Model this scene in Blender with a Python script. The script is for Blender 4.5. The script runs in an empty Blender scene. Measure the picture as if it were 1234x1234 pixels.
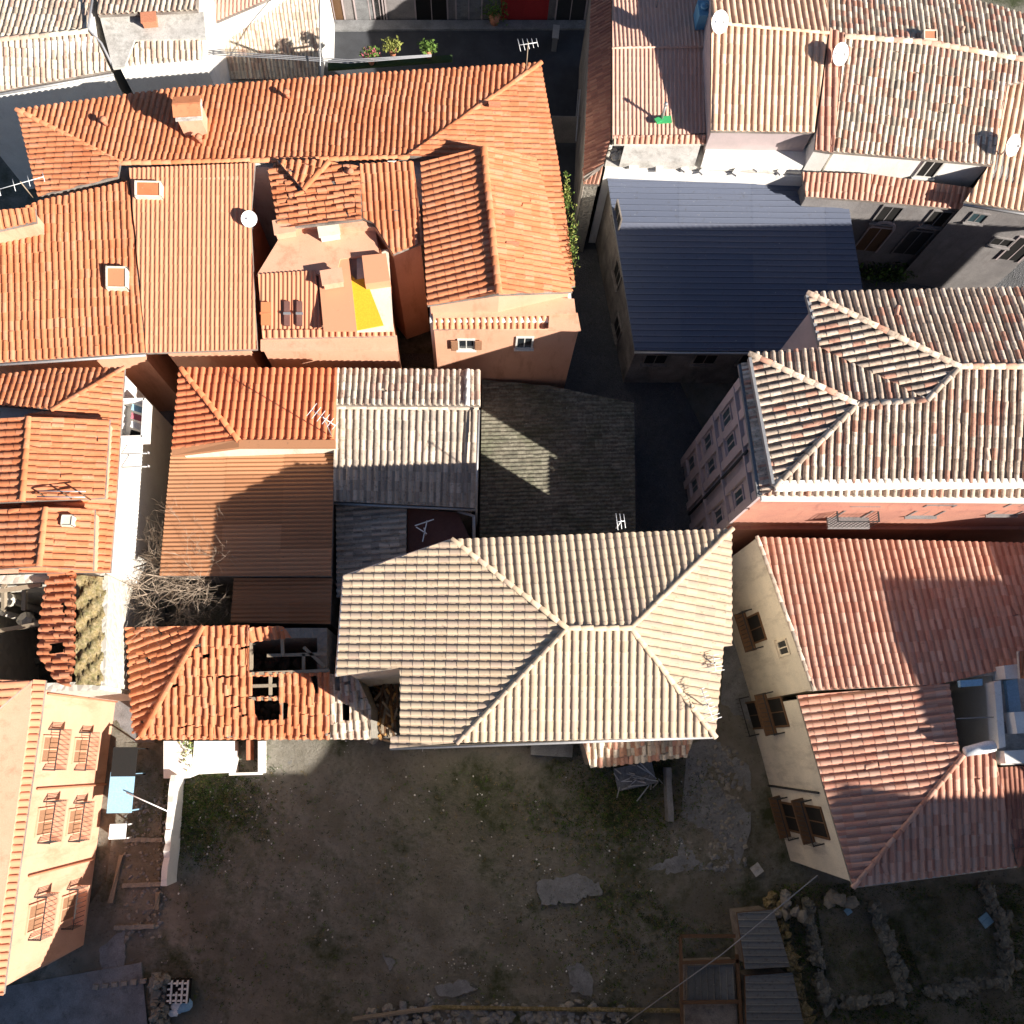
import bpy, bmesh, math, random
import numpy as np
from mathutils import Vector, Matrix
random.seed(7); RNG = np.random.default_rng(7)
SC = bpy.context.scene
# ------------------------------------------------------------------ camera
F = 1144.0; H = 40.0                      # focal length in photo pixels (1234 px frame), flying height in metres
n = np.array([-47, -288, -F]); n /= np.linalg.norm(n)
zw = -n; xw = np.array([1., 0, 0]) - zw[0]*zw; xw /= np.linalg.norm(xw); yw = np.cross(zw, xw)
M = np.array([xw, yw, zw])
cam = bpy.data.cameras.new("camera"); co = bpy.data.objects.new("camera", cam)
SC.collection.objects.link(co); SC.camera = co
cam.sensor_width = 36; cam.lens = 36*F/1234; cam.clip_end = 3000; cam.clip_start = .1
mw = Matrix([list(M[0])+[0], list(M[1])+[0], list(M[2])+[H], [0, 0, 0, 1]]); co.matrix_world = mw
SC.render.resolution_x = SC.render.resolution_y = 1024
# ------------------------------------------------------------------ light
SUN_EL = 29.5; SUN_D = (0.85, -0.53)       # horizontal direction towards the sun
L_ = math.hypot(*SUN_D); SX, SY = SUN_D[0]/L_, SUN_D[1]/L_
ce, se = math.cos(math.radians(SUN_EL)), math.sin(math.radians(SUN_EL))
sd = Vector((SX*ce, SY*ce, se))
sun = bpy.data.lights.new("sun", 'SUN'); so = bpy.data.objects.new("sun", sun); SC.collection.objects.link(so)
sun.energy = 5.0; sun.angle = math.radians(.55); sun.color = (1, .94, .86)
so.rotation_euler = (-sd).to_track_quat('-Z', 'Y').to_euler()
W = bpy.data.worlds.new("World"); SC.world = W; W.use_nodes = True
nt = W.node_tree; bg = nt.nodes['Background']; sk = nt.nodes.new('ShaderNodeTexSky')
sk.sky_type = 'NISHITA'; sk.sun_disc = False; sk.air_density = .7; sk.dust_density = .4; sk.ozone_density = 2.0; sk.sun_elevation = math.radians(SUN_EL); sk.sun_rotation = math.atan2(SX, SY)
nt.links.new(sk.outputs[0], bg.inputs[0]); bg.inputs[1].default_value = 0.05
SC.view_settings.view_transform = 'Standard'; SC.view_settings.look = 'None'; SC.view_settings.exposure = 1.2; SC.view_settings.gamma = 1

# ------------------------------------------------------------------ helpers
def P(u, v, z=0.0):
    d = M @ np.array([u-617, 617-v, -F]); t = (z-H)/d[2]
    return np.array([d[0]*t, d[1]*t, z])
ZO = [0.0]
def P3(q): return P(q[0], q[1], q[2]+ZO[0]) if len(q) > 2 else P(*q)
def WP(u, v, A, B):                        # point of the vertical plane AB met by the line of sight u, v
    d = M @ np.array([u-617, 617-v, -F]); o = np.array([0, 0, H])
    e = np.array([B[0]-A[0], B[1]-A[1], 0]); nn = np.array([e[1], -e[0], 0])
    t = nn @ (np.array([A[0], A[1], 0])-o) / (nn @ d); return o+t*d
MATS = {}
def newmat(name):
    m = bpy.data.materials.new(name); m.use_nodes = True; MATS[name] = m
    return m, m.node_tree, m.node_tree.nodes['Principled BSDF']
def nd(t, k, **kw):
    x = t.nodes.new(k)
    for a, b in kw.items(): setattr(x, a, b)
    return x
def noise(t, scale, detail=4, rough=.6, vec=None, stretch=None):
    x = nd(t, 'ShaderNodeTexNoise'); x.inputs['Scale'].default_value = scale; x.inputs['Detail'].default_value = detail
    x.inputs['Roughness'].default_value = rough
    g = nd(t, 'ShaderNodeNewGeometry')
    if stretch:
        mp = nd(t, 'ShaderNodeMapping'); mp.inputs['Scale'].default_value = stretch
        t.links.new(g.outputs['Position'], mp.inputs[0]); t.links.new(mp.outputs[0], x.inputs['Vector'])
    else: t.links.new(g.outputs['Position'], x.inputs['Vector'])
    return x.outputs['Fac']
def ramp(t, fac, stops, const=False):
    r = nd(t, 'ShaderNodeValToRGB'); e = r.color_ramp.elements
    if const: r.color_ramp.interpolation = 'CONSTANT'
    e[0].position = stops[0][0]; e[0].color = (*stops[0][1], 1) if len(stops[0][1]) == 3 else stops[0][1]
    e[1].position = stops[-1][0]; e[1].color = (*stops[-1][1], 1)
    for p, c in stops[1:-1]:
        q = e.new(p); q.color = (*c, 1)
    t.links.new(fac, r.inputs[0]); return r.outputs[0]
def mixc(t, fac, a, b, mode='MIX'):
    x = nd(t, 'ShaderNodeMix', data_type='RGBA', blend_type=mode)
    for s, v in ((x.inputs[0], fac), (x.inputs[6], a), (x.inputs[7], b)):
        if hasattr(v, 'links'): t.links.new(v, s)
        elif isinstance(v, (int, float)): s.default_value = v
        else: s.default_value = (*v, 1)
    return x.outputs[2]
def bump(t, bs, fac, strength=.3, dist=.02):
    b = nd(t, 'ShaderNodeBump'); b.inputs['Strength'].default_value = strength; b.inputs['Distance'].default_value = dist
    t.links.new(fac, b.inputs['Height']); t.links.new(b.outputs[0], bs.inputs['Normal'])
def bw(a, b): return [(a, (0, 0, 0)), (b, (1, 1, 1))]
def tile_mat(name, cols, lichen=.3, pale=.2, patch=None, rough=.85, var=.12):
    m, t, b = newmat(name)
    uv = nd(t, 'ShaderNodeUVMap'); sp = nd(t, 'ShaderNodeSeparateXYZ'); t.links.new(uv.outputs[0], sp.inputs[0])
    k = len(cols); st = [(i/k, c) for i, c in enumerate(cols)]
    c = ramp(t, sp.outputs[0], st, True)
    val = nd(t, 'ShaderNodeHueSaturation'); t.links.new(c, val.inputs['Color'])
    mr = nd(t, 'ShaderNodeMapRange'); mr.inputs[3].default_value = 1-var; mr.inputs[4].default_value = 1+var
    t.links.new(sp.outputs[1], mr.inputs[0]); t.links.new(mr.outputs[0], val.inputs['Value'])
    c = val.outputs[0]
    if patch: c = mixc(t, ramp(t, noise(t, .55, 7, .7), bw(.46, .66)), c, mixc(t, .6, c, patch))
    dk = ramp(t, noise(t, 7, 6, .75), bw(.62-lichen*.25, .78-lichen*.2))
    c = mixc(t, dk, c, mixc(t, .75, c, (.07, .06, .045)))
    pl = ramp(t, noise(t, 11, 5, .7), bw(.68-pale*.25, .76-pale*.15))
    c = mixc(t, pl, c, mixc(t, .6, c, (.75, .7, .58)))
    t.links.new(c, b.inputs['Base Color']); b.inputs['Roughness'].default_value = rough
    b.inputs['Specular IOR Level'].default_value = .25
    bump(t, b, noise(t, 40, 3), .25, .01); return m
def surf_mat(name, c1, c2, scale=1.5, stain=None, stain_amt=.5, fine=.15, rough=.9, metal=0, bmp=.3, bscale=25, stretch=None, spec=.2):
    m, t, b = newmat(name)
    c = mixc(t, ramp(t, noise(t, scale, 6, .65, stretch=stretch), bw(.38, .62)), c1, c2)
    if stain: c = mixc(t, ramp(t, noise(t, scale*2.3, 8, .72, stretch=(1, 1, .22) if name.startswith('wall') else None), bw(.64-stain_amt*.22, .76)), c, stain)
    f = noise(t, bscale, 5, .7)
    c = mixc(t, fine, c, mixc(t, 1, c, ramp(t, f, [(.3, (.35, .35, .35)), (.7, (1.5, 1.5, 1.5))]), 'MULTIPLY'))
    t.links.new(c, b.inputs['Base Color']); b.inputs['Roughness'].default_value = rough; b.inputs['Metallic'].default_value = metal
    b.inputs['Specular IOR Level'].default_value = spec
    bump(t, b, f, bmp, .03); return m
def stone_mat(name, c1, c2, mortar, scale=3.2):
    m, t, b = newmat(name)
    v = nd(t, 'ShaderNodeTexVoronoi', feature='DISTANCE_TO_EDGE'); v.inputs['Scale'].default_value = scale
    v2 = nd(t, 'ShaderNodeTexVoronoi'); v2.inputs['Scale'].default_value = scale
    g = nd(t, 'ShaderNodeNewGeometry')
    for q in (v, v2): t.links.new(g.outputs['Position'], q.inputs['Vector'])
    c = mixc(t, v2.outputs['Color'], c1, c2)
    c = mixc(t, ramp(t, noise(t, 1.2, 6), bw(.4, .65)), c, mixc(t, .5, c, mortar))
    c = mixc(t, ramp(t, v.outputs['Distance'], [(.02, (1, 1, 1)), (.08, (0, 0, 0))]), c, mortar)
    t.links.new(c, b.inputs['Base Color']); b.inputs['Roughness'].default_value = .95
    bump(t, b, v.outputs['Distance'], .8, .08); return m
def plain(name, c, rough=.6, metal=0, spec=.3):
    m, t, b = newmat(name)
    f = noise(t, 18, 4)
    k = mixc(t, .35, c, mixc(t, 1, c, ramp(t, f, [(.3, (.55, .55, .55)), (.7, (1.35, 1.35, 1.35))]), 'MULTIPLY'))
    t.links.new(k, b.inputs['Base Color']); b.inputs['Roughness'].default_value = rough; b.inputs['Metallic'].default_value = metal
    b.inputs['Specular IOR Level'].default_value = spec
    return m
# tiles
tile_mat('tile_warm', [(.58,.22,.105),(.595,.23,.11),(.565,.21,.095),(.605,.24,.12),(.575,.215,.1),(.54,.185,.08),(.6,.255,.14)], .26, .1, (.45,.13,.05), var=.07)
tile_mat('tile_warm_pale', [(.62,.27,.15),(.64,.285,.16),(.6,.255,.14)], .02, .1, var=.04)
tile_mat('tile_red', [(.68,.21,.09),(.7,.22,.1),(.66,.2,.085)], .0, .02, var=.05)
tile_mat('tile_beige', [(.55,.42,.29),(.58,.445,.31),(.52,.385,.26),(.56,.43,.295),(.5,.37,.27)], .2, .12, var=.06)
tile_mat('tile_salmon', [(.56,.3,.21),(.58,.32,.23),(.53,.275,.19),(.58,.35,.26),(.51,.24,.165)], .2, .08)
tile_mat('tile_pink', [(.6,.37,.28),(.62,.39,.3),(.58,.35,.26)], .02, .05, var=.04)
tile_mat('tile_pinkcream', [(.68,.45,.3),(.72,.5,.35),(.64,.4,.27)], .05, .15)
tile_mat('tile_old', [(.62,.5,.38),(.55,.36,.26),(.68,.58,.45),(.5,.27,.18),(.36,.3,.23),(.66,.55,.44),(.6,.46,.35),(.54,.29,.21),(.7,.6,.48)], .35, .3)
tile_mat('tile_old_pale', [(.6,.51,.4),(.55,.41,.31),(.64,.56,.44),(.48,.32,.24),(.58,.48,.37),(.42,.33,.25)], .4, .3)
tile_mat('tile_palazzo', [(.62,.48,.36),(.55,.4,.3),(.66,.53,.42),(.44,.34,.26),(.5,.26,.18),(.6,.46,.35)], .5, .2)
tile_mat('tile_grey', [(.46,.37,.29),(.5,.4,.31),(.4,.32,.25),(.54,.44,.35),(.33,.27,.22)], .35, .2)
tile_mat('tile_brown', [(.3,.13,.09),(.34,.15,.1),(.26,.11,.08),(.38,.18,.12)], .25, .05)
tile_mat('metal_roof', [(.115,.13,.175),(.13,.14,.18),(.105,.12,.165)], .2, .08, rough=.55, var=.04)
tile_mat('sheet_pale', [(.42,.2,.1),(.38,.18,.09),(.44,.22,.115)], .1, .05)
tile_mat('moss_roof', [(.22,.2,.15),(.27,.25,.19),(.17,.16,.12)], .75, .15, (.06,.085,.03))
tile_mat('asbestos', [(.13,.13,.125),(.16,.16,.155)], .4, .1)
# walls and grounds
surf_mat('wall_cream', (.74,.66,.52), (.66,.58,.46), .8, (.4,.34,.26), .5)
surf_mat('wall_stained', (.68,.61,.5), (.58,.53,.44), .6, (.34,.3,.25), .6, .25)
surf_mat('wall_white', (.82,.79,.73), (.74,.7,.64), .9, (.5,.46,.4), .25)
surf_mat('wall_peach', (.7,.38,.25), (.66,.35,.225), .7, (.45,.22,.13), .55)
surf_mat('wall_grey', (.26,.24,.23), (.19,.175,.17), .8, (.16,.14,.13), .5, .4)
surf_mat('wall_pinkgrey', (.46,.37,.36), (.38,.32,.31), .7, (.36,.3,.29), .3)
surf_mat('wall_terracotta', (.5,.24,.17), (.42,.2,.15), .7, (.25,.12,.1), .4)
surf_mat('wall_dirty', (.3,.26,.22), (.18,.15,.13), .9, (.09,.08,.07), .6, .5)
stone_mat('stone', (.34,.3,.25), (.2,.18,.15), (.26,.24,.2), 5)
stone_mat('stone_light', (.62,.57,.48), (.42,.38,.32), (.5,.47,.4))
stone_mat('stone_dark', (.27,.25,.21), (.16,.15,.125), (.14,.14,.11), 5)
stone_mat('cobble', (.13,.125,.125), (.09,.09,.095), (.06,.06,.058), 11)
surf_mat('cement', (.58,.55,.5), (.46,.43,.39), 1.3, (.25,.23,.2), .7, .35)
surf_mat('cement_dark', (.24,.24,.24), (.17,.17,.17), 1.6, (.1,.1,.09), .5, .4)
surf_mat('asphalt', (.06,.063,.07), (.045,.047,.052), .8, (.09,.09,.09), .2, .3)
surf_mat('terrace_brown', (.17,.08,.065), (.13,.06,.05), 1.5, (.07,.045,.04), .4)
surf_mat('moss', (.27,.2,.09), (.15,.13,.055), 3.5, (.36,.28,.18), .9, .8, bmp=1, bscale=12)
plain('glass', (.02,.025,.03), .15, 0, .6); plain('dark', (.012,.011,.01), .9)
plain('wood_brown', (.13,.07,.035), .7); plain('wood_pale', (.3,.24,.17), .8); plain('iron', (.035,.035,.035), .7, 0)
plain('white', (.82,.82,.8), .5); plain('gutter_metal', (.42,.41,.4), .4, .5); plain('frame_white', (.6,.58,.53), .6)
plain('shutter', (.3,.16,.09), .6); plain('blue', (.12,.3,.45), .5); plain('green', (.05,.35,.12), .6); plain('yellow', (.75,.42,.03), .6)
plain('red', (.4,.03,.03), .6); plain('teal', (.04,.07,.08), .4); plain('bark', (.4,.31,.23), .9); plain('cable', (.25,.25,.26), .6)
plain('leaf', (.1,.17,.03), .8); plain('leaf_dark', (.035,.06,.018), .8); plain('leaf_yellow', (.24,.25,.06), .8); plain('brick_orange', (.5,.2,.11), .9)
plain('cloth_blue', (.25,.42,.55), .9); plain('cloth_red', (.45,.12,.15), .9); plain('ochre', (.4,.22,.08), .9)

def props(o, label=None, cat=None, group=None, kind=None):
    for k, v in (('label', label), ('category', cat), ('group', group), ('kind', kind)):
        if v: o[k] = v
    return o
def thing(name, label, cat, loc, group=None):
    o = bpy.data.objects.new(name, None); SC.collection.objects.link(o); o.location = Vector([float(x) for x in loc]); o.empty_display_size = .3
    return props(o, label, cat, group)
class MB:
    """gathers faces in world coordinates and links them as one mesh object"""
    def __init__(s): s.V = []; s.nf = 0; s.F = []; s.UV = []; s.MI = []; s.S = []
    def add(s, v, f, mi=0, uv=None, smooth=False):
        v = np.asarray(v, float).reshape(-1, 3); s.V.append(v)
        for k, q in enumerate(f):
            s.F.append([int(i)+s.nf for i in q]); s.MI.append(mi); s.S.append(smooth)
            s.UV.append(uv[k] if uv is not None else (.5, .5))
        s.nf += len(v)
    def box(s, c, ax, ay, az, mi=0):       # centre and three half-axis vectors
        c, ax, ay, az = [np.asarray(q, float) for q in (c, ax, ay, az)]
        v = [c+i*ax+j*ay+k*az for k in (-1, 1) for j in (-1, 1) for i in (-1, 1)]
        r = (random.random(), random.random())
        f = [(0,2,3,1),(4,5,7,6),(0,1,5,4),(2,6,7,3),(0,4,6,2),(1,3,7,5)]
        if np.dot(np.cross(ax, ay), az) < 0: f = [q[::-1] for q in f]
        s.add(v, f, mi, [r]*6)
    def abox(s, c, dx, dy, dz, rz=0, mi=0):
        a, b = math.cos(rz), math.sin(rz)
        s.box(c, (dx/2*a, dx/2*b, 0), (-dy/2*b, dy/2*a, 0), (0, 0, dz/2), mi)
    def bar(s, a, b, w, h, mi=0):
        a, b = np.asarray(a, float), np.asarray(b, float); d = b-a; L = np.linalg.norm(d)
        if L < 1e-6: return
        d /= L; up = np.array([0, 0, 1.]) if abs(d[2]) < .9 else np.array([1., 0, 0])
        x = np.cross(d, up); x /= np.linalg.norm(x); y = np.cross(x, d)
        s.box((a+b)/2, d*L/2, x*w/2, y*h/2, mi)
    def tube(s, pts, r, k=6, mi=0):
        pts = [np.asarray(p, float) for p in pts]; rs = r if hasattr(r, '__len__') else [r]*len(pts); v = []; f = []
        for i, p in enumerate(pts):
            d = pts[min(i+1, len(pts)-1)]-pts[max(i-1, 0)]; d = d/(np.linalg.norm(d)+1e-9)
            up = np.array([0, 0, 1.]) if abs(d[2]) < .9 else np.array([1., 0, 0])
            x = np.cross(d, up); x /= np.linalg.norm(x); y = np.cross(x, d)
            for j in range(k):
                a = 2*math.pi*j/k; v.append(p+rs[i]*(math.cos(a)*x+math.sin(a)*y))
        for i in range(len(pts)-1):
            for j in range(k): f.append((i*k+j, i*k+(j+1) % k, (i+1)*k+(j+1) % k, (i+1)*k+j))
        f.append(tuple(range(k))[::-1]); f.append(tuple(range((len(pts)-1)*k, len(pts)*k)))
        s.add(v, f, mi, None, True)
    def prism(s, poly, z0, z1, mi=0):       # poly: xy list, z0/z1 numbers or lists
        poly = list(poly); n = len(poly); z0 = z0 if hasattr(z0, '__len__') else [z0]*n; z1 = z1 if hasattr(z1, '__len__') else [z1]*n
        if area(poly) < 0: poly = poly[::-1]; z0 = z0[::-1]; z1 = z1[::-1]
        v = [(p[0], p[1], z) for p, z in zip(poly, z0)]+[(p[0], p[1], z) for p, z in zip(poly, z1)]
        s.add(v, [tuple(range(n))[::-1], tuple(range(n, 2*n))]+[(i, (i+1) % n, n+(i+1) % n, n+i) for i in range(n)], mi)
    def lump(s, c, r, sub=1, jit=.25, flat=.7, mi=0):
        bm = bmesh.new(); bmesh.ops.create_icosphere(bm, subdivisions=sub, radius=1)
        k = np.array([v.co[:] for v in bm.verts]); k *= 1+RNG.uniform(-jit, jit, (len(k), 1)); k *= np.array([r, r*random.uniform(.6, 1), r*flat])
        a = random.random()*6.3; R = np.array([[math.cos(a), -math.sin(a), 0], [math.sin(a), math.cos(a), 0], [0, 0, 1]])
        k = k@R.T+np.asarray(c); rr = (random.random(), random.random())
        s.add(k, [[v.index for v in f.verts] for f in bm.faces], mi, [rr]*len(bm.faces)); bm.free()
    def build(s, name, mats, parent=None, root=None):
        me = bpy.data.meshes.new(name); V = np.concatenate(s.V) if s.V else np.zeros((0, 3))
        if root is not None: V = V-np.array(root.location)
        me.from_pydata(V.tolist(), [], s.F)
        if isinstance(mats, str): mats = [mats]
        for m in mats: me.materials.append(MATS[m])
        me.polygons.foreach_set('material_index', s.MI); me.polygons.foreach_set('use_smooth', s.S)
        ul = me.uv_layers.new(name='UVMap'); cnt = [len(f) for f in s.F]
        ul.data.foreach_set('uv', np.repeat(np.array(s.UV, float).reshape(-1, 2), cnt, axis=0).ravel())
        me.update(); me.validate()
        o = bpy.data.objects.new(name, me); SC.collection.objects.link(o)
        if parent is not None: o.parent = parent
        return o
def area(p): return sum(p[i][0]*p[(i+1) % len(p)][1]-p[(i+1) % len(p)][0]*p[i][1] for i in range(len(p)))/2
def solo(name, mb, mats, label, cat, group=None, kind=None):   # a top-level one-mesh thing with its origin at its base
    V = np.concatenate(mb.V); c = np.array([(V[:, 0].min()+V[:, 0].max())/2, (V[:, 1].min()+V[:, 1].max())/2, V[:, 2].min()])
    mb.V = [v-c for v in mb.V]; o = mb.build(name, mats); o.location = Vector(c.tolist()); return props(o, label, cat, group, kind)
def struct(name, mb, mats): return props(mb.build(name, mats), kind='structure')
def inset(poly, d):
    pl = [np.array(p[:2], float) for p in poly]; n = len(pl); s = 1 if area(pl) > 0 else -1; out = []
    for i in range(n):
        a, b, c = pl[i-1], pl[i], pl[(i+1) % n]
        e1 = (b-a)/np.linalg.norm(b-a); e2 = (c-b)/np.linalg.norm(c-b)
        n1 = s*np.array([-e1[1], e1[0]]); n2 = s*np.array([-e2[1], e2[0]]); m = n1+n2; q = np.dot(m, n1)
        out.append(b+m*(d/max(q, .35)))
    return out
def pip(x, y, poly):
    x = np.asarray(x); y = np.asarray(y); c = np.zeros(x.shape, bool); n = len(poly)
    for i in range(n):
        x1, y1 = poly[i]; x2, y2 = poly[(i+1) % n]
        if y1 == y2: continue
        c ^= ((y1 > y) != (y2 > y)) & (x < (x2-x1)*(y-y1)/(y2-y1)+x1)
    return c
def edist(x, y, poly):
    d = np.full(np.shape(x), 1e9); n = len(poly)
    for i in range(n):
        a = np.array(poly[i]); b = np.array(poly[(i+1) % n]); e = b-a; L = e@e
        t = np.clip(((x-a[0])*e[0]+(y-a[1])*e[1])/L, 0, 1)
        d = np.minimum(d, np.hypot(x-a[0]-t*e[0], y-a[1]-t*e[1]))
    return d
ST = {  # pitch, row length, cover half width, cover height, pan depth, jitter, step
    'coppo': dict(p=.23, L=.36, w=.078, h=.042, d=.024, j=.8, s=.013),
    'coppo_big': dict(p=.26, L=.38, w=.088, h=.046, d=.026, j=.45, s=.012),
    'ruin': dict(p=.27, L=.36, w=.085, h=.065, d=.03, j=2.2, s=.02),
    'neat': dict(p=.26, L=.36, w=.088, h=.034, d=.018, j=.1, s=.012),
    'striped': dict(p=.26, L=.38, w=.082, h=.06, d=.055, j=.7, s=.012),
    'fine': dict(p=.17, L=.33, w=.05, h=.025, d=.01, j=.2, s=.012),
    'sheet': dict(p=.16, L=2.2, w=.05, h=.03, d=.012, j=0, s=.008),
    'metal': dict(p=.25, L=3.1, w=.03, h=.035, d=.004, j=0, s=.006),
}
def facet(B, pts, style, down=None, holes=(), slab=True, tex=0, wob=0):
    """tile one plane of a roof: real cover and pan tiles laid down the slope and cut to the outline"""
    q = np.array([P3(p) if isinstance(p, tuple) else p for p in pts])
    A = np.c_[q[:, 0], q[:, 1], np.ones(len(q))]; (a_, b_, c_), *_ = np.linalg.lstsq(A, q[:, 2], rcond=None)
    g = -np.array([a_, b_]); 
    if down is not None: g = np.array(down, float)
    g = g/np.linalg.norm(g); dn = np.array([g[0], g[1], a_*g[0]+b_*g[1]]); dn /= np.linalg.norm(dn)
    N = np.array([-a_, -b_, 1.]); N /= np.linalg.norm(N); ac = np.cross(N, dn); ac /= np.linalg.norm(ac)
    O = q[0].copy(); O[2] = a_*O[0]+b_*O[1]+c_
    def loc(p3): 
        r = np.array([p3[0], p3[1], a_*p3[0]+b_*p3[1]+c_])-O; return (r@ac, r@dn)
    poly = [loc(p) for p in q]; hl = [[loc(P3(h)) for h in hh] for hh in holes]
    if area(poly) < 0: poly = poly[::-1]
    S = ST[style]; p = S['p']; L = S['L']; xs = [v[0] for v in poly]; ys = [v[1] for v in poly]
    if L > 10: L = (max(ys)-min(ys))+1
    I, J = np.meshgrid(np.arange(math.floor(min(xs)/p)-1, math.ceil(max(xs)/p)+2), np.arange(math.floor(min(ys)/L)-1, math.ceil(max(ys)/L)+1), indexing='ij')
    I = I.ravel(); J = J.ravel(); cx = I*p; cy = (J+.5)*L
    if L < 5:
        ins = pip(cx, cy, poly); ed = edist(cx, cy, poly)
        for h in hl: ed = np.minimum(ed, edist(cx, cy, h)); ins &= ~pip(cx, cy, h)
        eb = max(.42, L*.62); keep = ins | (ed < eb); core = ins & (ed > eb)
    else: keep = np.ones(len(cx), bool); core = np.zeros(len(cx), bool)
    I, J, cx, cy, core = I[keep], J[keep], cx[keep], cy[keep], core[keep]; k = len(I); j = S['j']
    bad = RNG.random(k) < .012*j; 
    wv = wob*np.sin(cy*.9+cx*.35) + wob*.5*np.sin(cy*2.1+I*.2)
    jx = RNG.normal(0, .010*j, k)+wv; rot = RNG.normal(0, .018*j, k); jz = np.abs(RNG.normal(0, .006*j, k)); jy = RNG.normal(0, .02*j, k)
    rot = rot+bad*RNG.normal(0, .16, k); jy = jy+bad*RNG.uniform(0, .09, k); jz = jz+bad*.012
    ns = 6; th = np.linspace(math.pi, 0, ns+1)
    V = []; Fc = []; UV = []; core_f = []; base = 0
    cosx = np.cos(th)[None, :]; sinx = np.sin(th)[None, :]
    y0 = cy-L/2+jy; y1 = cy+L/2+jy+(.03 if L < 5 else 0)
    def ring(y, w, h, lift, sw): 
        X = (cx+jx)[:, None]+cosx*w*(1+.06*j*RNG.normal(size=(k, 1))*0)+(sw*rot)[:, None]*1.0
        return np.stack([X, np.repeat(y[:, None], ns+1, 1), sinx*h+(lift+jz)[:, None]-.012*(sinx < .05)], -1)
    st = S['s']; z_ = np.zeros(k)
    r0 = ring(y0, S['w']*.88, S['h']*.95, z_, -L*5*.5/5); r1 = ring(y1, S['w'], S['h'], z_+st, L*.5); r2 = r1.copy(); r2[..., 2] -= (.008+st*.5) if L < 5 else .0; r2[..., 1] -= .002
    C = np.concatenate([r0, r1, r1, r2], 1)
    cf = [(a, a+ns+1, a+ns+2, a+1) for a in range(ns)]+[(a+2*ns+2, a+3*ns+3, a+3*ns+4, a+2*ns+3) for a in range(ns)]
    npn = 4; tp = np.linspace(0, 1, npn+1); px = (tp-.5)*(p-S['w']*1.0); pz = -S['d']*np.sin(tp*math.pi)-.004
    pr = []
    for y, lf in ((y0-.02 if L < 5 else y0, 0.), (y1, st*.6)):
        X = (cx+p/2+wv)[:, None]+px[None, :]; pr.append(np.stack([X, np.repeat(y[:, None], npn+1, 1), np.repeat((pz+lf)[None, :], k, 0)+0*jz[:, None]], -1))
    r3 = pr[1].copy(); r3[..., 2] -= .008; pr.append(pr[1])
    Pn = np.concatenate(pr+[r3], 1); pf = [(a, a+npn+1, a+npn+2, a+1) for a in range(npn)]+[(a+2*npn+2, a+3*npn+3, a+3*npn+4, a+2*npn+3) for a in range(npn)]
    ru = RNG.random((k, 2)); rp = RNG.random((k, 2))
    if L > 1: q_ = 5 if style == 'metal' else 6; hsh = np.sin((I//q_)*12.9898+J*78.233)*43758.5453; ru = np.stack([hsh % 1, (hsh*7) % 1], 1); rp = ru
    def world(X): return O+X[..., 0:1]*ac+X[..., 1:2]*dn+X[..., 2:3]*N
    bv = []; bf = []; buv = []
    for T, ff, rr in ((C, cf, ru), (Pn, pf, rp)):
        Wd = world(T); nv = T.shape[1]; fa = np.array(ff)[:, ::1]
        ci = np.where(core)[0]
        if len(ci):
            v = Wd[ci].reshape(-1, 3); f = (fa[None]+(np.arange(len(ci))*nv)[:, None, None]).reshape(-1, 4)
            u = np.repeat(rr[ci], len(ff), 0)
            B.V.append(v); B.F += (f+B.nf).tolist(); B.UV += u.tolist(); B.MI += [tex]*len(f); B.S += [True]*len(f); B.nf += len(v)
        bi = np.where(~core)[0]
        for i in bi:
            o_ = len(bv); bv += T[i].tolist(); bf += [[a+o_ for a in q_] for q_ in ff]; buv += [tuple(rr[i])]*len(ff)
    if bv:
        bm = bmesh.new(); ul = bm.loops.layers.uv.new('UVMap'); vs = [bm.verts.new(v) for v in bv]
        for f, u in zip(bf, buv):
            try: fc = bm.faces.new([vs[i] for i in f])
            except ValueError: continue
            for l in fc.loops: l[ul].uv = u
        for pl in [poly]+hl:
            for i in range(len(pl)):
                a = np.array(pl[i]); b = np.array(pl[(i+1) % len(pl)]); e = b-a; e /= np.linalg.norm(e)
                bmesh.ops.bisect_plane(bm, geom=bm.verts[:]+bm.edges[:]+bm.faces[:], plane_co=(a[0], a[1], 0), plane_no=(-e[1], e[0], 0))
        fs = list(bm.faces); cen = np.array([f.calc_center_median()[:2] for f in fs])
        ok = pip(cen[:, 0], cen[:, 1], poly)
        for h in hl: ok &= ~pip(cen[:, 0], cen[:, 1], h)
        bmesh.ops.delete(bm, geom=[f for f, o_ in zip(fs, ok) if not o_], context='FACES')
        bm.verts.index_update()
        if len(bm.faces):
            v = world(np.array([w.co[:] for w in bm.verts])); B.V.append(v)
            for f in bm.faces:
                B.F.append([w.index+B.nf for w in f.verts]); B.UV.append(tuple(f.loops[0][ul].uv)); B.MI.append(tex); B.S.append(True)
            B.nf += len(v)
        bm.free()
    if slab:
        q2 = [O+a*ac+b*dn for a, b in poly]; m = len(q2)
        if area(q2) < 0: q2 = q2[::-1]
        t = [v+N*-.035 for v in q2]; d2 = [v+N*-.035-np.array([0, 0, .12]) for v in q2]
        B.add(t+d2, [tuple(range(m)), tuple(range(m, 2*m))[::-1]]+[(i+1 if i+1 < m else 0, i, m+i, m+(i+1) % m) for i in range(m)], 1)
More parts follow.
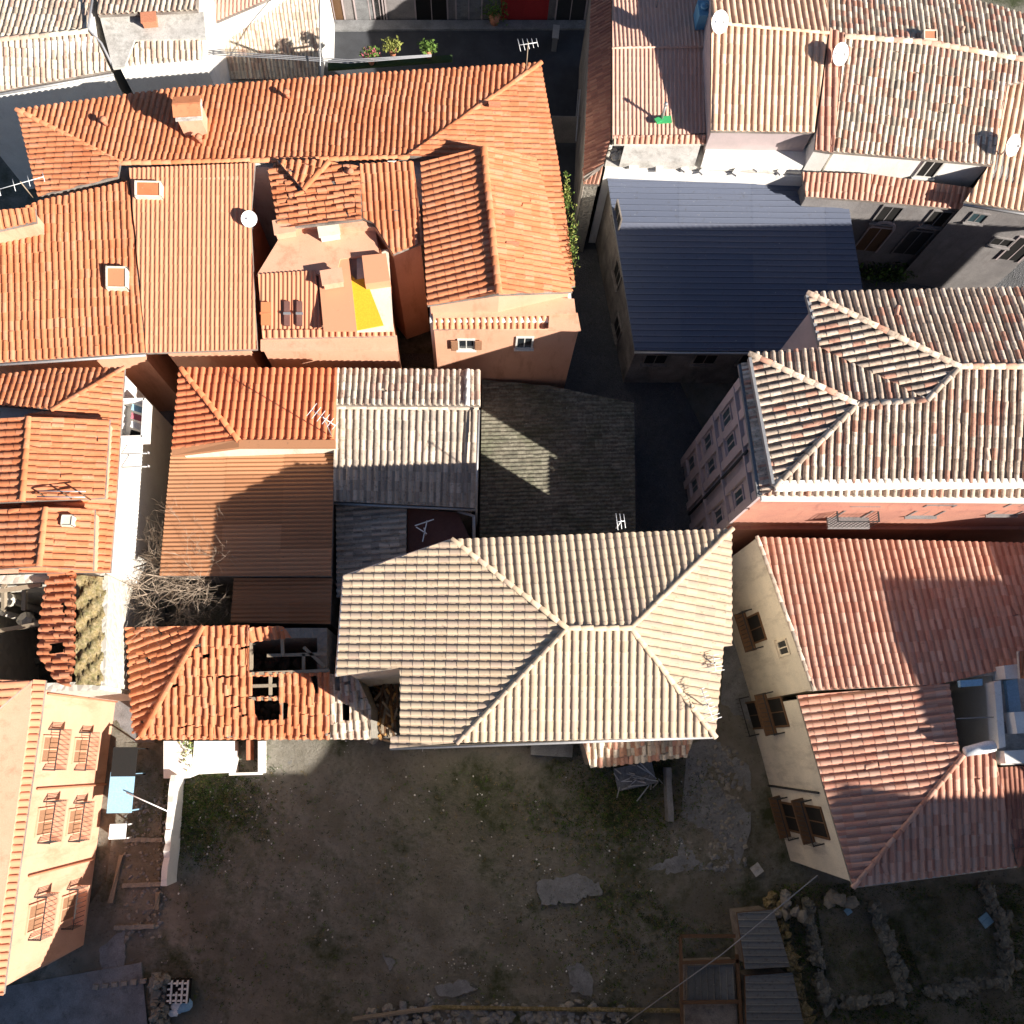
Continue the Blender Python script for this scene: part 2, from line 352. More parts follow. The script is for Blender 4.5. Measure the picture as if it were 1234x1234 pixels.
def ridge(B, a, b, r=.11, tex=0, jit=1):
    a, b = [np.array(P3(x)) if isinstance(x, tuple) else x for x in (a, b)]; L = np.linalg.norm(b-a); n_ = max(1, int(L/.36)); d = (b-a)/L
    x = np.cross(d, [0, 0, 1.]); x /= np.linalg.norm(x); y = np.cross(x, d)
    for i in range(n_):
        s0 = a+d*(i*L/n_-.02); s1 = a+d*((i+1)*L/n_+.03); v = []; o = random.gauss(0, .006*jit)
        for p, rr, lf in ((s0, r*.85, .0), (s1, r, .02), (s1, r-.02, .02)):
            for t in np.linspace(math.pi*1.05, -math.pi*.05, 7): v.append(p+x*(math.cos(t)*rr+o)+y*(math.sin(t)*rr*.8+.015+lf))
        u = (random.random(), random.random())
        B.add(v, [(k+1, k+8, k+7, k) for k in range(6)]+[(k+8, k+15, k+14, k+7) for k in range(6)], tex, [u]*12, True)
HOUSES = {}
def house(name, label, outline, wall, tilem, facets, ridges=(), cat='house', over=.18, zb=0., group=None, fascia='wall_dirty', ridge_mat=None, gutters=(), rr=.11, wall_outline=None, hollow=False):
    q = [P3(p) for p in outline]; c = np.mean(q, 0); R = thing(name, label, cat, (c[0], c[1], zb), group)
    wo = [P3(p) for p in (wall_outline or outline)]
    ip = inset(wo, over); zs = [p[2]-.1 for p in wo]; w = MB()
    if hollow:
        jn = inset(wo, over+.35); k = len(ip)
        for i in range(k):
            j = (i+1) % k; w.prism([ip[i], ip[j], jn[j], jn[i]], zb, [zs[i], zs[j], zs[j], zs[i]])
    else: w.prism(ip, zb, zs)
    w.build('wall', wall, R, R)
    rf = None
    if facets:
        B = MB()
        for f in facets:
            o = f[2] if len(f) > 2 else {}
            facet(B, f[0], f[1], **o)
        rf = B.build('roof', [tilem, fascia], R, R)
    if ridges:
        B = MB()
        for a, b in ridges: ridge(B, a, b, rr)
        B.build('ridge_tiles', ridge_mat or tilem, rf or R, R)
    for a, b in gutters:
        B = MB(); a = P3(a); b = P3(b); B.tube([a-[0, 0, .08], b-[0, 0, .08]], .055, 8); B.build('gutter', 'gutter_metal', rf or R, R)
    h = dict(root=R, w=[np.array([p[0], p[1], z]) for p, z in zip(ip, zs)], c=c, roof=rf); HOUSES[name+label] = h
    return h
def wframe(h, i):
    A = h['w'][i]; B = h['w'][(i+1) % len(h['w'])]; e = np.array([B[0]-A[0], B[1]-A[1], 0]); e /= np.linalg.norm(e); nn = np.array([e[1], -e[0], 0])
    if nn@(A-h['c']) < 0 and True:
        nn = -nn
    return A, B, e, nn
def opening(h, i, u, v, w, hh, kind='window', shutters=None, balcony=False, frame='frame_white', pane='glass', arch=False, label=None):
    """a window or a door centred where the line of sight u, v meets wall i"""
    A, B, e, nn = wframe(h, i); c = WP(u, v, A, B); R = h['root']; Z = np.array([0, 0, 1.])
    m = MB(); t = .07
    for s in (-1, 1): m.box(c+e*s*(w/2+t/2)+nn*.03, e*t/2, nn*.03, Z*(hh/2+t))
    for s in (-1, 1):
        if s < 0 and kind == 'door': continue
        m.box(c+Z*s*(hh/2+t/2)+nn*.03, e*w/2, nn*.03, Z*t/2)
    if kind == 'window': m.box(c-Z*(hh/2+t+.03)+nn*.07, e*(w/2+.12), nn*.07, Z*.03)
    m.box(c+nn*.02, e*.02, nn*.015, Z*hh/2)
    if arch:
        for k in range(8):
            a0, a1 = math.pi*k/8, math.pi*(k+1)/8; p0 = c+Z*hh/2+e*math.cos(a0)*w/2+Z*math.sin(a0)*w/2+nn*.04; p1 = c+Z*hh/2+e*math.cos(a1)*w/2+Z*math.sin(a1)*w/2+nn*.04
            m.bar(p0, p1, .1, .12)
    f = m.build(kind, frame, R, R)
    if label: f['label'] = label
    m = MB(); m.box(c+nn*.012, e*w/2, nn*.01, Z*hh/2)
    if arch:
        v_ = [c+Z*hh/2+nn*.02]+[c+Z*hh/2+e*math.cos(math.pi*k/10)*w/2+Z*math.sin(math.pi*k/10)*w/2+nn*.02 for k in range(11)]
        m.add(v_, [(0, k+1, k+2) for k in range(10)]+[(0, k+2, k+1) for k in range(10)][:0])
    m.build('pane' if kind == 'window' else 'leaf_panel', pane, f, R)
    if shutters:
        for s in (-1, 1):
            m = MB(); m.box(c+e*s*(w/2+w/4+.05)+nn*.08, e*w/4, nn*.02, Z*hh/2)
            for k in range(6): m.box(c+e*s*(w/2+w/4+.05)+nn*.11+Z*(hh*(k+.5)/6-hh/2), e*w/4*.8, nn*.012, Z*.02)
            m.build('shutter', shutters, f, R)
    if balcony:
        d = .45; zf = c-Z*(hh/2+.1); wb = w/2+.3; m = MB(); m.box(zf+nn*d/2, e*wb, nn*d/2, Z*.06); b = m.build('balcony', frame, R, R)
        m = MB(); k = int(wb*2/.17)
        for j in range(k+1): p = zf+e*(-wb+.03+(2*wb-.06)*j/k)+nn*(d-.04); m.bar(p, p+Z*.95, .016, .016)
        for s in (-1, 1):
            for j in range(1, 5): p = zf+e*s*(wb-.03)+nn*(d-.04)*j/5; m.bar(p, p+Z*.95, .016, .016)
            m.bar(zf+e*s*(wb-.03)+Z*.96, zf+e*s*(wb-.03)+nn*(d-.04)+Z*.96, .05, .04)
        m.bar(zf-e*wb+nn*(d-.04)+Z*.96, zf+e*wb+nn*(d-.04)+Z*.96, .035, .03); m.build('railing', 'iron', b, R)
def chimney(p, w, d, hgt, label, mat='wall_peach', cap='tile_warm', rz=0, slots=True, group='chimneys on the tiled roofs'):
    b = P3(p); R = thing('chimney', label, 'chimney', b, group); m = MB(); m.abox(b+[0, 0, hgt/2-.3], w, d, hgt+.6, rz); m.build('stack', mat, R, R)
    m = MB(); m.abox(b+[0, 0, hgt+.03], w+.12, d+.12, .07, rz); c_, s_ = math.cos(rz), math.sin(rz)
    for sx in (-1, 0, 1): m.abox(b+[sx*w*.4*c_, sx*w*.4*s_, hgt+.15], .09, d*.9, .18, rz)
    m.build('collar', 'cement', R, R)
    m = MB(); ax = np.array([c_, s_, 0])*(w/2+.08); ay = np.array([-s_, c_, 0])
    for s in (-1, 1):
        m.box(b+[0, 0, hgt+.31]+ay*s*d*.27, ax, ay*d*.3+np.array([0, 0, -s*.07]), np.array([0, 0, .025]))
    m.build('cap', cap, R, R)
def antenna(p, hgt, label, rz=0., n=6, L=.9, boom='gutter_metal'):
    b = P3(p); R = thing('television_antenna', label, 'antenna', b, 'television antennas'); m = MB(); m.tube([b-[0, 0, .1], b+[0, 0, hgt]], .022, 6); m.build('mast', boom, R, R)
    d = np.array([math.cos(rz), math.sin(rz), 0]); e = np.array([-d[1], d[0], 0]); t = b+[0, 0, hgt-.08]; m = MB(); m.tube([t-d*L/2, t+d*L/2], .014, 5)
    for k in range(n): q = t+d*L*(k/(n-1)-.5); m.tube([q-e*.28*(1-.08*k), q+e*.28*(1-.08*k)], .011, 4)
    m.build('aerial', 'white', R, R)
def dish(p, r, label, az=-.9, hgt=.5):
    b = P3(p); R = thing('satellite_dish', label, 'dish', b, 'satellite dishes'); m = MB(); m.tube([b-[0, 0, .2], b+[0, 0, hgt]], .03, 6); m.build('mast', 'gutter_metal', R, R)
    el = .75; fw = np.array([math.cos(az)*math.cos(el), math.sin(az)*math.cos(el), math.sin(el)]); x = np.cross(fw, [0, 0, 1.]); x /= np.linalg.norm(x); y = np.cross(x, fw); c = b+[0, 0, hgt]
    v = [c]; 
    for ri in (.5, 1):
        for k in range(20): a = 2*math.pi*k/20; v.append(c+r*ri*(math.cos(a)*x+math.sin(a)*y)+fw*.18*r*ri*ri*2)
    f = [(0, 1+k, 1+(k+1) % 20) for k in range(20)]+[(1+k, 21+k, 21+(k+1) % 20, 1+(k+1) % 20) for k in range(20)]
    m = MB(); m.add(v, f, 0, None, True); m.build('reflector', 'white', R, R)
    m = MB(); m.tube([c-y*r*.9+fw*.3*r, c+fw*r*.9], .014, 5); m.box(c+fw*r*.9, x*.04, y*.04, fw*.06); m.build('feed_arm', 'gutter_metal', R, R)
# ================================================================== GROUND
def grid(name, x0, x1, y0, y1, st, z, amp, mats, sc=.35):
    nx, ny = int((x1-x0)/st)+1, int((y1-y0)/st)+1; X, Y = np.meshgrid(np.linspace(x0, x1, nx), np.linspace(y0, y1, ny))
    Z = z+amp*(np.sin(X*sc*2+1.3*np.sin(Y*sc))*np.cos(Y*sc*1.7)+.5*np.sin(X*1.7+Y*2.3)+.4*RNG.normal(size=X.shape)*.35)
    m = MB(); idx = np.arange(nx*ny).reshape(ny, nx)
    f = np.stack([idx[:-1, :-1], idx[:-1, 1:], idx[1:, 1:], idx[1:, :-1]], -1).reshape(-1, 4).tolist()
    m.add(np.stack([X, Y, Z], -1).reshape(-1, 3), f, 0, None, True); return struct(name, m, mats)
def dirt():
    m, t, b = newmat('dirt')
    c = mixc(t, ramp(t, noise(t, .45, 7, .65), bw(.4, .6)), (.2, .18, .14), (.31, .285, .24))
    c = mixc(t, ramp(t, noise(t, .22, 8, .72), bw(.48, .62)), c, (.07, .08, .04))
    c = mixc(t, ramp(t, noise(t, 1.6, 8, .75), bw(.6, .68)), c, (.2, .195, .185))
    c = mixc(t, ramp(t, noise(t, 22, 4, .7), bw(.66, .72)), c, (.34, .32, .29))
    c = mixc(t, ramp(t, noise(t, 9, 5, .7), bw(.58, .74)), c, (.05, .045, .035))
    t.links.new(c, b.inputs['Base Color']); b.inputs['Roughness'].default_value = .97; b.inputs['Specular IOR Level'].default_value = .1
    bump(t, b, noise(t, 6, 9, .8), 1., .16)
dirt()
m = MB(); s = 400; m.add([(-s, -s, -.14), (s, -s, -.14), (s, s, -.14), (-s, s, -.14)], [(0, 1, 2, 3)]); struct('ground', m, 'dirt')
grid('yard_ground', -20, 24, -14, 3.5, .15, 0, .06, 'dirt')
def sheet(name, px, z, mat, th=.05):
    m = MB(); q = [P(u, v, z)[:2] for u, v in px]; m.prism(q, z-th, z); return struct(name, m, mat)
sheet('upper_street', [(300, -60), (760, -60), (745, 300), (640, 300), (640, 140), (300, 140)], 0.0, 'asphalt')
sheet('street_pavement', [(385, 24), (712, 24), (712, 34), (385, 36)], .13, 'cement_dark', .2)
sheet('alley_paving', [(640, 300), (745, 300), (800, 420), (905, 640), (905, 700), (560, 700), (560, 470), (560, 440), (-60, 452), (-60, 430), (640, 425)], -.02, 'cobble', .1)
sheet('west_lane', [(120, 440), (222, 440), (186, 900), (120, 900)], .01, 'cement_dark')
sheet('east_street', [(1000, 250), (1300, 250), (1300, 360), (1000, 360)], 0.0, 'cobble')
sheet('side_alley', [(884, 640), (925, 640), (905, 820), (905, 1000), (890, 1045), (815, 1052), (828, 900), (866, 880)], .03, 'cement_dark')
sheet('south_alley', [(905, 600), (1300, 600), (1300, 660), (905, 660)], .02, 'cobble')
sheet('lane_steps', [(150, 895), (200, 895), (190, 1090), (140, 1150), (118, 1180), (60, 1300), (0, 1300), (40, 1190), (128, 1060)], .05, 'dirt', .1)
sheet('paved_path', [(0, 1190), (170, 1160), (180, 1260), (-40, 1300)], .09, 'cement_dark', .1)
for px in [[(645, 1062), (700, 1052), (718, 1068), (700, 1086), (652, 1090)], [(704, 1066), (722, 1064), (726, 1078), (710, 1082)], [(525, 1188), (560, 1180), (575, 1192), (548, 1202), (528, 1200)], [(682, 1165), (700, 1160), (715, 1180), (712, 1200), (690, 1195)], [(460, 1150), (476, 1158), (470, 1168)], [(780, 1045), (820, 1030), (825, 1050), (795, 1060)], [(120, 1140), (150, 1120), (150, 1165), (122, 1172)]]:
    m = MB(); q = []
    for i in range(len(px)):
        a, b = P(*px[i], .06)[:2], P(*px[(i+1) % len(px)], .06)[:2]; k = max(2, int(np.linalg.norm(b-a)/.12))
        q += [a+(b-a)*j/k+RNG.normal(size=2)*.035 for j in range(k)]
    m.prism(q, -.05, .055+random.random()*.02)
    solo('concrete_slab', m, 'cement_dark', {645: 'largest cracked grey concrete patch in the middle of the dark yard', 704: 'small round grey concrete patch joined to the largest one', 525: 'pale broken concrete patch near the bottom of the yard', 682: 'mottled concrete patch left of the plank fence corner', 460: 'tiny concrete scrap in the lower left yard', 780: 'cracked concrete patch beside the mouth of the side alley', 120: 'grey slab at the foot of the long left house'}[px[0][0]], 'slab', 'concrete patches in the yard')

# ================================================================== CENTRAL HIPPED HOUSE
ZO[0] = .7
A_, B_, D_, K_ = (545, 650, 8.7), (882, 637, 8.75), (862, 888, 8.75), (551, 895, 8.7)
R1, R2 = (683, 757, 9.45), (760, 757, 9.45)
G_, F_, F2, E3, E2, E_ = (414, 694, 8.1), (405, 815, 8.05), (482, 805, 8.4), (482, 886, 8.4), (471, 888, 8.35), (470, 902, 8.35)
hc = house('hipped_house', 'house in the middle with a clean beige hipped roof beside the dark yard', [A_, B_, (882, 778, 8.65), (872, 779, 8.7), D_, E_, E2, E3, F2, F_, G_], 'wall_cream', 'tile_beige', [
    ([A_, B_, R2, R1], 'neat'), ([B_, (882, 778, 8.65), (872, 779, 8.7), D_, R2], 'neat'), ([R1, R2, D_, K_], 'neat'),
    ([G_, A_, R1, K_, E_, E2, E3, F2, F_], 'neat', dict(down=(P3(F_)-P3(R1))[:2]*0+np.array([-1., 0.02])))],
    [(A_, R1), (R1, R2), (R2, B_), (R2, D_), (R1, K_)], gutters=[(E_, D_), (G_, A_), (F_, G_)], rr=.09)
antenna((743, 636, 8.6), 1.0, 'white antenna standing on the north eave of the beige hipped roof', .1, 3, .25, 'white')
antenna((846, 850, 8.7), .8, 'thin wire antenna at the south east corner of the beige hipped roof', 1.9, 9, 1.0, 'iron')
antenna((858, 800, 8.7), .4, 'small wire antenna on the east eave of the beige hipped roof', 1.7, 5, .5, 'iron')
ZO[0] = 0.0
house('lean_to_shed', 'small lean to with old tiles below the south eave of the beige hipped house', [(698, 880, 2.9), (838, 880, 2.9), (828, 912, 2.6), (712, 926, 2.6)], 'stone', 'tile_old', [([(698, 880, 3.), (838, 880, 3.), (828, 912, 2.6), (712, 926, 2.6)], 'ruin')], cat='shed', over=.1)

ZO[0] = 0.0
# ================================================================== RUINED HOUSE
ro = [(152, 755, 4.6), (245, 754, 5.7), (297, 753, 5.8), (350, 753, 5.7), (395, 810, 5.2), (397, 890, 4.6), (163, 890, 4.6)]
hole1 = [(303, 774), (340, 768), (364, 778), (394, 795), (394, 809), (303, 809)]
holes = [[(304, 815), (336, 815), (336, 839), (304, 839)], [(306, 844), (337, 844), (337, 867), (312, 868), (307, 860)], [(340, 848), (348, 847), (347, 865), (341, 868)], [(375, 815), (383, 815), (384, 835), (380, 836)], ]
hz = lambda v: 5.85-(v-753)*.0092
h3 = [[(u, v, hz(v)) for u, v in h] for h in holes]
hr = house('ruined_house', 'ruined house with a holed terracotta roof and bare beams west of the beige hipped house', [(152, 755, 4.7), (245, 753, 5.8), (397, 753, 5.2), (397, 891, 4.55), (162, 891, 4.5)], 'stone', 'tile_warm', [
    ([(152, 756, 4.75), (245, 754, 5.85), (172, 883, 4.68), (160, 884, 4.6)], 'ruin', dict(slab=False)),
    ([(245, 754, 5.85), (301, 753, 5.85), (301, 810, hz(810)), (397, 810, hz(810)), (397, 891, hz(891)), (163, 891, hz(891)), (172, 883, 4.68)], 'ruin', dict(holes=h3, slab=False)),
    ([(301, 756, 5.85), (340, 754, 5.8), (352, 768, 5.6), (301, 774, 5.65)], 'ruin', dict(slab=False))], [((245, 754, 5.88), (170, 886, 4.7))], over=.1, fascia='stone', hollow=True)
R = hr['root']
for a, b in [((300, 812, 5.32), (397, 808, 5.32)), ((300, 842, 5.0), (337, 842, 5.0)), ((300, 827, 5.12), (334, 826, 5.12)), ((326, 812, 5.2), (326, 842, 5.)), ((340, 810, 5.2), (339, 870, 4.75)), ((340, 766, 5.6), (341, 790, 5.3)), ((322, 790, 5.2), (394, 788, 5.2)), ((366, 788, 5.2), (366, 810, 5.2)), ((303, 770, 5.55), (303, 812, 5.2)), ((366, 780, 5.2), (392, 804, 5.2))]:
    m = MB(); m.bar(P3(a), P3(b), .11, .11); m.build('beam', 'wood_pale', R, R)
m = MB(); 
for k in range(90):
    u, v = random.uniform(304, 392), random.uniform(775, 868); m.lump(P(u, v, .1), random.uniform(.05, .3), 1)
m.abox(P(345, 820, 3), 6, .0, .0); solo('rubble_heap', m, ['stone'], 'collapsed rubble on the floor of the ruined house', 'rubble', kind='stuff')
hl = house('ruined_annexe', 'small annexe with pale holed tiles between the ruined house and the beige hipped house', [(397, 812, 4.7), (432, 816, 4.55), (447, 852, 4.3), (447, 891, 4.1), (398, 891, 4.3)], 'stone', 'tile_old_pale', [
    ([(397, 812, 4.8), (430, 815, 4.6), (447, 852, 4.35), (447, 891, 4.1), (398, 891, 4.3)], 'ruin', dict(down=(.1, -1), slab=False, holes=[[(412, 847, 4.5), (421, 850, 4.5), (421, 868, 4.4), (413, 868, 4.4)], [(403, 815, 4.7), (409, 815, 4.7), (410, 832, 4.6), (404, 832, 4.6)]]))], over=.08, hollow=True)
m = MB()
for k in range(70): m.bar(P(random.uniform(448, 480), random.uniform(812, 895), .2+random.random()*.5), P(random.uniform(448, 480), random.uniform(812, 895), .2+random.random()*.9), .09, .05, k % 3)
for k in range(40): m.lump(P(random.uniform(448, 478), random.uniform(815, 895), .2), random.uniform(.08, .25), 1, mi=3)
solo('debris_pile', m, ['wood_brown', 'ochre', 'wood_pale', 'stone'], 'timber and ochre debris in the dark notch of the beige hipped house', 'debris', kind='stuff')
# white plastered remains south of the ruined house
def wallpiece(name, a, b, hgt, th, mat, label, cat='wall', zb=0., group=None, rough=.0):
    A = P(a[0], a[1], zb+hgt); B = P(b[0], b[1], zb+hgt); d = (B-A)[:2]; L = np.linalg.norm(d); d /= L; nn = np.array([-d[1], d[0]]); k = max(2, int(L/.25)); v = []; f = []
    for i in range(k+1):
        p = A[:2]+d*L*i/k; t = th/2*(1+random.uniform(-rough, rough)); zt = zb+hgt*(1+random.uniform(-rough, rough)*.6); o = nn*random.uniform(-rough, rough)*.15
        v += [(*(p-nn*t+o), zb-.15), (*(p-nn*t+o), zt), (*(p+nn*t+o), zt+random.uniform(-1, 1)*rough*.1), (*(p+nn*t+o), zb-.15)]
    for i in range(k): a0 = 4*i; f += [(a0+j, a0+4+j, a0+4+j+1, a0+j+1) for j in range(3)]
    f += [(0, 1, 2, 3), (4*k+3, 4*k+2, 4*k+1, 4*k)]; m = MB(); m.add(v, f); return solo(name, m, mat, label, cat, group)
def slab(px, z0, z1, mat, name, label, cat): m = MB(); m.prism([P(u, v, z1)[:2] for u, v in px], z0, z1); return solo(name, m, mat, label, cat)
slab([(197, 893), (226, 893), (229, 912), (240, 930), (222, 938), (197, 938)], 0, 1.0, 'wall_white', 'plaster_block', 'white plastered block at the head of the white low yard wall', 'masonry')
slab([(234, 893), (282, 893), (282, 931), (240, 933), (232, 922)], 0, .75, 'wall_white', 'white_terrace', 'square white terrace under the south eave of the ruined house', 'terrace')
wallpiece('garden_wall', (313, 893), (313, 932), .9, .14, 'wall_white', 'short thin white wall east of the white terrace')
wallpiece('garden_wall', (276, 933), (314, 932), .5, .1, 'wall_white', 'low white kerb wall joining terrace and short thin wall')
wallpiece('garden_wall', (298, 892), (298, 916), 1.0, .08, 'brick_orange', 'narrow red brick pier below the ruined house eave')
wallpiece('garden_wall', (208, 934), (203, 1000), 1.3, .2, 'wall_white', 'upper length of the white wall between the lane and the yard', rough=.1)
wallpiece('garden_wall', (203, 1000), (197, 1068), 1.3, .22, 'wall_white', 'lower length of the white wall between the lane and the yard', rough=.1)

# ================================================================== RED ROOF HOUSE AND CORRUGATED SHED
hq = house('red_roof_house', 'house with a bright red hipped roof north of the corrugated shed', [(215, 443, 6.5), (406, 444, 6.5), (404, 536, 7.0), (288, 538, 7.0), (206, 545, 6.4)], 'wall_cream', 'tile_red', [
    ([(219, 443, 6.5), (406, 444, 6.5), (404, 531, 7.05), (288, 531, 7.05)], 'coppo_big'), ([(216, 443, 6.5), (288, 531, 7.05), (207, 542, 6.45)], 'coppo_big')],
    [((218, 444, 6.55), (288, 531, 7.1))], rr=.1)
m = MB(); a = [P3(q) for q in [(288, 530, 7.12), (404, 530, 7.12), (404, 539, 7.1), (288, 539, 7.1)]]; m.add(a+[p-[0, 0, .2] for p in a], [(3, 2, 1, 0), (0, 1, 5, 4), (2, 3, 7, 6), (1, 2, 6, 5), (3, 0, 4, 7)])
a = [P3(q) for q in [(207, 540, 6.5), (288, 530, 7.12), (288, 539, 7.1), (207, 549, 6.4)]]; m.add(a+[p-[0, 0, .2] for p in a], [(3, 2, 1, 0), (0, 1, 5, 4), (2, 3, 7, 6), (1, 2, 6, 5), (3, 0, 4, 7)]); m.build('coping', 'sheet_pale', hq['root'], hq['root'])
antenna((399, 524, 7.3), 1.9, 'tall antenna on the ridge corner of the bright red roof', -.6, 6, 1.0)
hs = house('corrugated_shed', 'long shed with a fine corrugated tan roof south of the bright red roof', [(206, 546, 5.1), (403, 538, 5.5), (399, 694, 5.5), (192, 694, 5.1)], 'wall_dirty', 'sheet_pale', [([(206, 546, 5.1), (403, 538, 5.5), (399, 694, 5.5), (192, 694, 5.1)], 'sheet')], cat='shed', over=.12)
h2 = house('corrugated_store', 'tan corrugated store roof in the shade between the bare tree and the ruined house', [(282, 697, 4.3), (400, 697, 4.6), (398, 752, 4.6), (278, 750, 4.3)], 'wall_dirty', 'sheet_pale', [([(282, 697, 4.3), (400, 697, 4.6), (398, 752, 4.6), (278, 750, 4.3)], 'sheet')], cat='shed', over=.1)

# ================================================================== GREY CLUSTER
hg = house('grey_roof_house', 'house with grey tiles and a straight shadow edge right of the bright red roof', [(404, 491, 6.2), (576, 492, 6.2), (573, 612, 5.2), (401, 604, 5.2)], 'wall_dirty', 'tile_grey', [([(404, 491, 6.3), (576, 492, 6.3), (573, 612, 5.2), (401, 604, 5.2)], 'coppo_big')], [((404, 491, 6.35), (576, 492, 6.35))], gutters=[((401, 606, 5.2), (573, 614, 5.2))], rr=.08)
m = MB(); m.tube([P3((577, 494, 6.6)), P3((575, 560, 6.1)), P3((574, 612, 5.6))], .05, 8); m.tube([P3((574, 612, 5.6)), P3((574, 640, .2))], .05, 8); m.build('downpipe', 'gutter_metal', hg['root'], hg['root'])
hp = house('pale_roof_house', 'narrow house with pale old tiles and a white ridge line', [(406, 443, 6.3), (579, 446, 6.3), (579, 489, 6.6), (405, 488, 6.6)], 'wall_dirty', 'tile_old_pale', [([(415, 444, 6.2), (579, 446, 6.2), (579, 489, 6.6), (411, 488, 6.6)], 'coppo'), ([(407, 444, 6.2), (415, 444, 6.2), (411, 488, 6.6), (405, 488, 6.6)], 'coppo')], [((564, 446, 6.3), (563, 489, 6.68))], over=.12, ridge_mat='wall_white', rr=.09)
hk = house('low_tiled_shed', 'low shed with greyish tiles between the grey tiled house and the beige hipped roof', [(405, 605, 4.4), (490, 609, 4.9), (489, 700, 4.9), (406, 720, 4.4)], 'wall_dirty', 'tile_grey', [([(405, 605, 4.4), (490, 609, 4.9), (489, 700, 4.9), (406, 720, 4.4)], 'coppo')], cat='shed', over=.1)
hb = house('flat_roof_house', 'flat roofed annexe with a dark red terrace under a white aerial', [(491, 612, 4.4), (552, 618, 4.4), (567, 650, 4.4), (560, 690, 4.4), (491, 690, 4.4)], 'wall_dirty', None, [], cat='house', over=.02)
m = MB(); m.prism(inset([P(u, v, 4.4)[:2] for u, v in [(491, 612), (552, 618), (567, 650), (560, 690), (491, 690)]], 0), 4.3, 4.42); m.build('terrace', 'terrace_brown', hb['root'], hb['root'])
m = MB(); m.tube([P3((552, 616, 4.6)), P3((571, 622, 4.6)), P3((571, 655, 4.5))], .07, 8); m.build('gutter', 'gutter_metal', hb['root'], hb['root'])
b = P(513, 645, 4.42); R = thing('television_antenna', 'folded white aerial over the dark red flat terrace', 'antenna', b, 'television antennas')
m = MB(); m.tube([b, b+[0, 0, 1.2]], .025, 6); m.build('mast', 'white', R, R); m = MB(); t = b+[0, 0, 1.15]
m.bar(t+[-.35, .1, 0], t+[.35, .35, 0], .035, .03); m.bar(t+[-.3, .05, 0], t+[.1, -.2, 0], .035, .03); m.bar(t+[.1, .3, 0], t+[-.05, -.5, 0], .035, .03); m.build('aerial', 'white', R, R)
hm = house('mossy_roof_shed', 'large low building with a worn mossy roof north of the beige hipped house', [(581, 458, 2.1), (660, 464, 2.1), (764, 486, 1.9), (766, 650, 1.8), (578, 655, 2.0)], 'wall_dirty', 'moss_roof', [([(581, 458, 2.1), (660, 464, 2.1), (764, 486, 1.9), (766, 650, 1.8), (578, 655, 2.0)], 'fine', dict(down=(1, 0.05)))], cat='shed', over=.1)

# ================================================================== NORTH BLOCK (below the upper street)
NW = (20, 132, 7.8); NE = (652, 76, 7.8); RW = (146, 197, 8.15); RE = (490, 190, 8.3)
hn = house('long_north_house', 'long terracotta roofed house along the shaded upper street', [NW, (200, 106, 7.8), (430, 90, 7.8), NE, (672, 190, 7.6), (690, 300, 7.4), (697, 392, 7.3), (512, 392, 7.3), (512, 250, 8.2), (470, 250, 8.3), (470, 204, 7.9), (156, 205, 7.9), (46, 238, 7.8)], 'wall_white', 'tile_warm', [
    ([NW, (200, 107, 7.8), (430, 89, 7.8), NE, RE, RW], 'coppo', dict(wob=.03, down=(.04, 1))), ([NW, RW, (140, 210, 8.4), (46, 237, 7.9)], 'coppo', dict(wob=.02)),
    ([NE, RE, (583, 190, 8.1), (590, 352, 8.0), (693, 345, 7.4), (686, 290, 7.45), (672, 190, 7.6)], 'coppo', dict(down=(1, .08)))],
    [(NW, RW), (RW, RE), (RE, NE)], rr=.1)
hn2 = house('cross_gable', 'raised gable roof with coarse tiles at the east end of the long north house', [(507, 196, 8.45), (583, 178, 9.05), (645, 184, 8.4), (690, 352, 7.9), (602, 356, 9.0), (515, 368, 8.3)], 'wall_peach', 'tile_warm', [
    ([(507, 196, 8.45), (583, 178, 9.05), (601, 354, 9.0), (515, 368, 8.3)], 'coppo_big'), ([(583, 178, 9.05), (645, 186, 8.45), (690, 352, 7.9), (601, 354, 9.0)], 'coppo')],
    [((583, 178, 9.1), (601, 354, 9.05))], over=.1, zb=7., rr=.14, cat='roof gable')
# south side range under the pale roofs
hb2 = house('pale_tile_house', 'house with one wide smooth pale orange slope in the north block', [(156, 205, 8.35), (306, 196, 8.45), (303, 260, 8.0), (305, 400, 7.3), (310, 421, 7.1), (176, 425, 7.1)], 'wall_peach', 'tile_warm_pale', [([(156, 203, 8.35), (307, 196, 8.45), (302, 262, 8.05), (310, 421, 7.1), (176, 425, 7.1)], 'fine', dict(down=(0.02, -1)))], over=.45)
hb3 = house('west_tile_house', 'house with a mottled terracotta slope and a skylight at the left edge', [(0, 262, 8.0), (50, 241, 8.1), (155, 218, 8.15), (175, 425, 7.1), (0, 437, 7.1), (-60, 440, 7.1), (-60, 275, 8.4)], 'wall_peach', 'tile_warm', [([(-60, 275, 7.95), (0, 262, 8.0), (50, 241, 8.1), (155, 218, 8.2), (175, 425, 7.1), (0, 437, 7.1), (-60, 440, 7.1)], 'coppo', dict(wob=.02))], over=.45, gutters=[((-60, 442, 7.1), (175, 427, 7.1))])
house('corner_roof_house', 'small corner house with a terracotta roof at the left edge below a shaded gap', [(-60, 262, 8.9), (42, 250, 8.9), (44, 270, 8.7), (-60, 290, 8.7)], 'wall_peach', 'tile_warm', [([(-60, 258, 8.95), (41, 249, 8.95), (44, 268, 8.7), (-60, 290, 8.7)], 'coppo')], over=.08, zb=6.5)
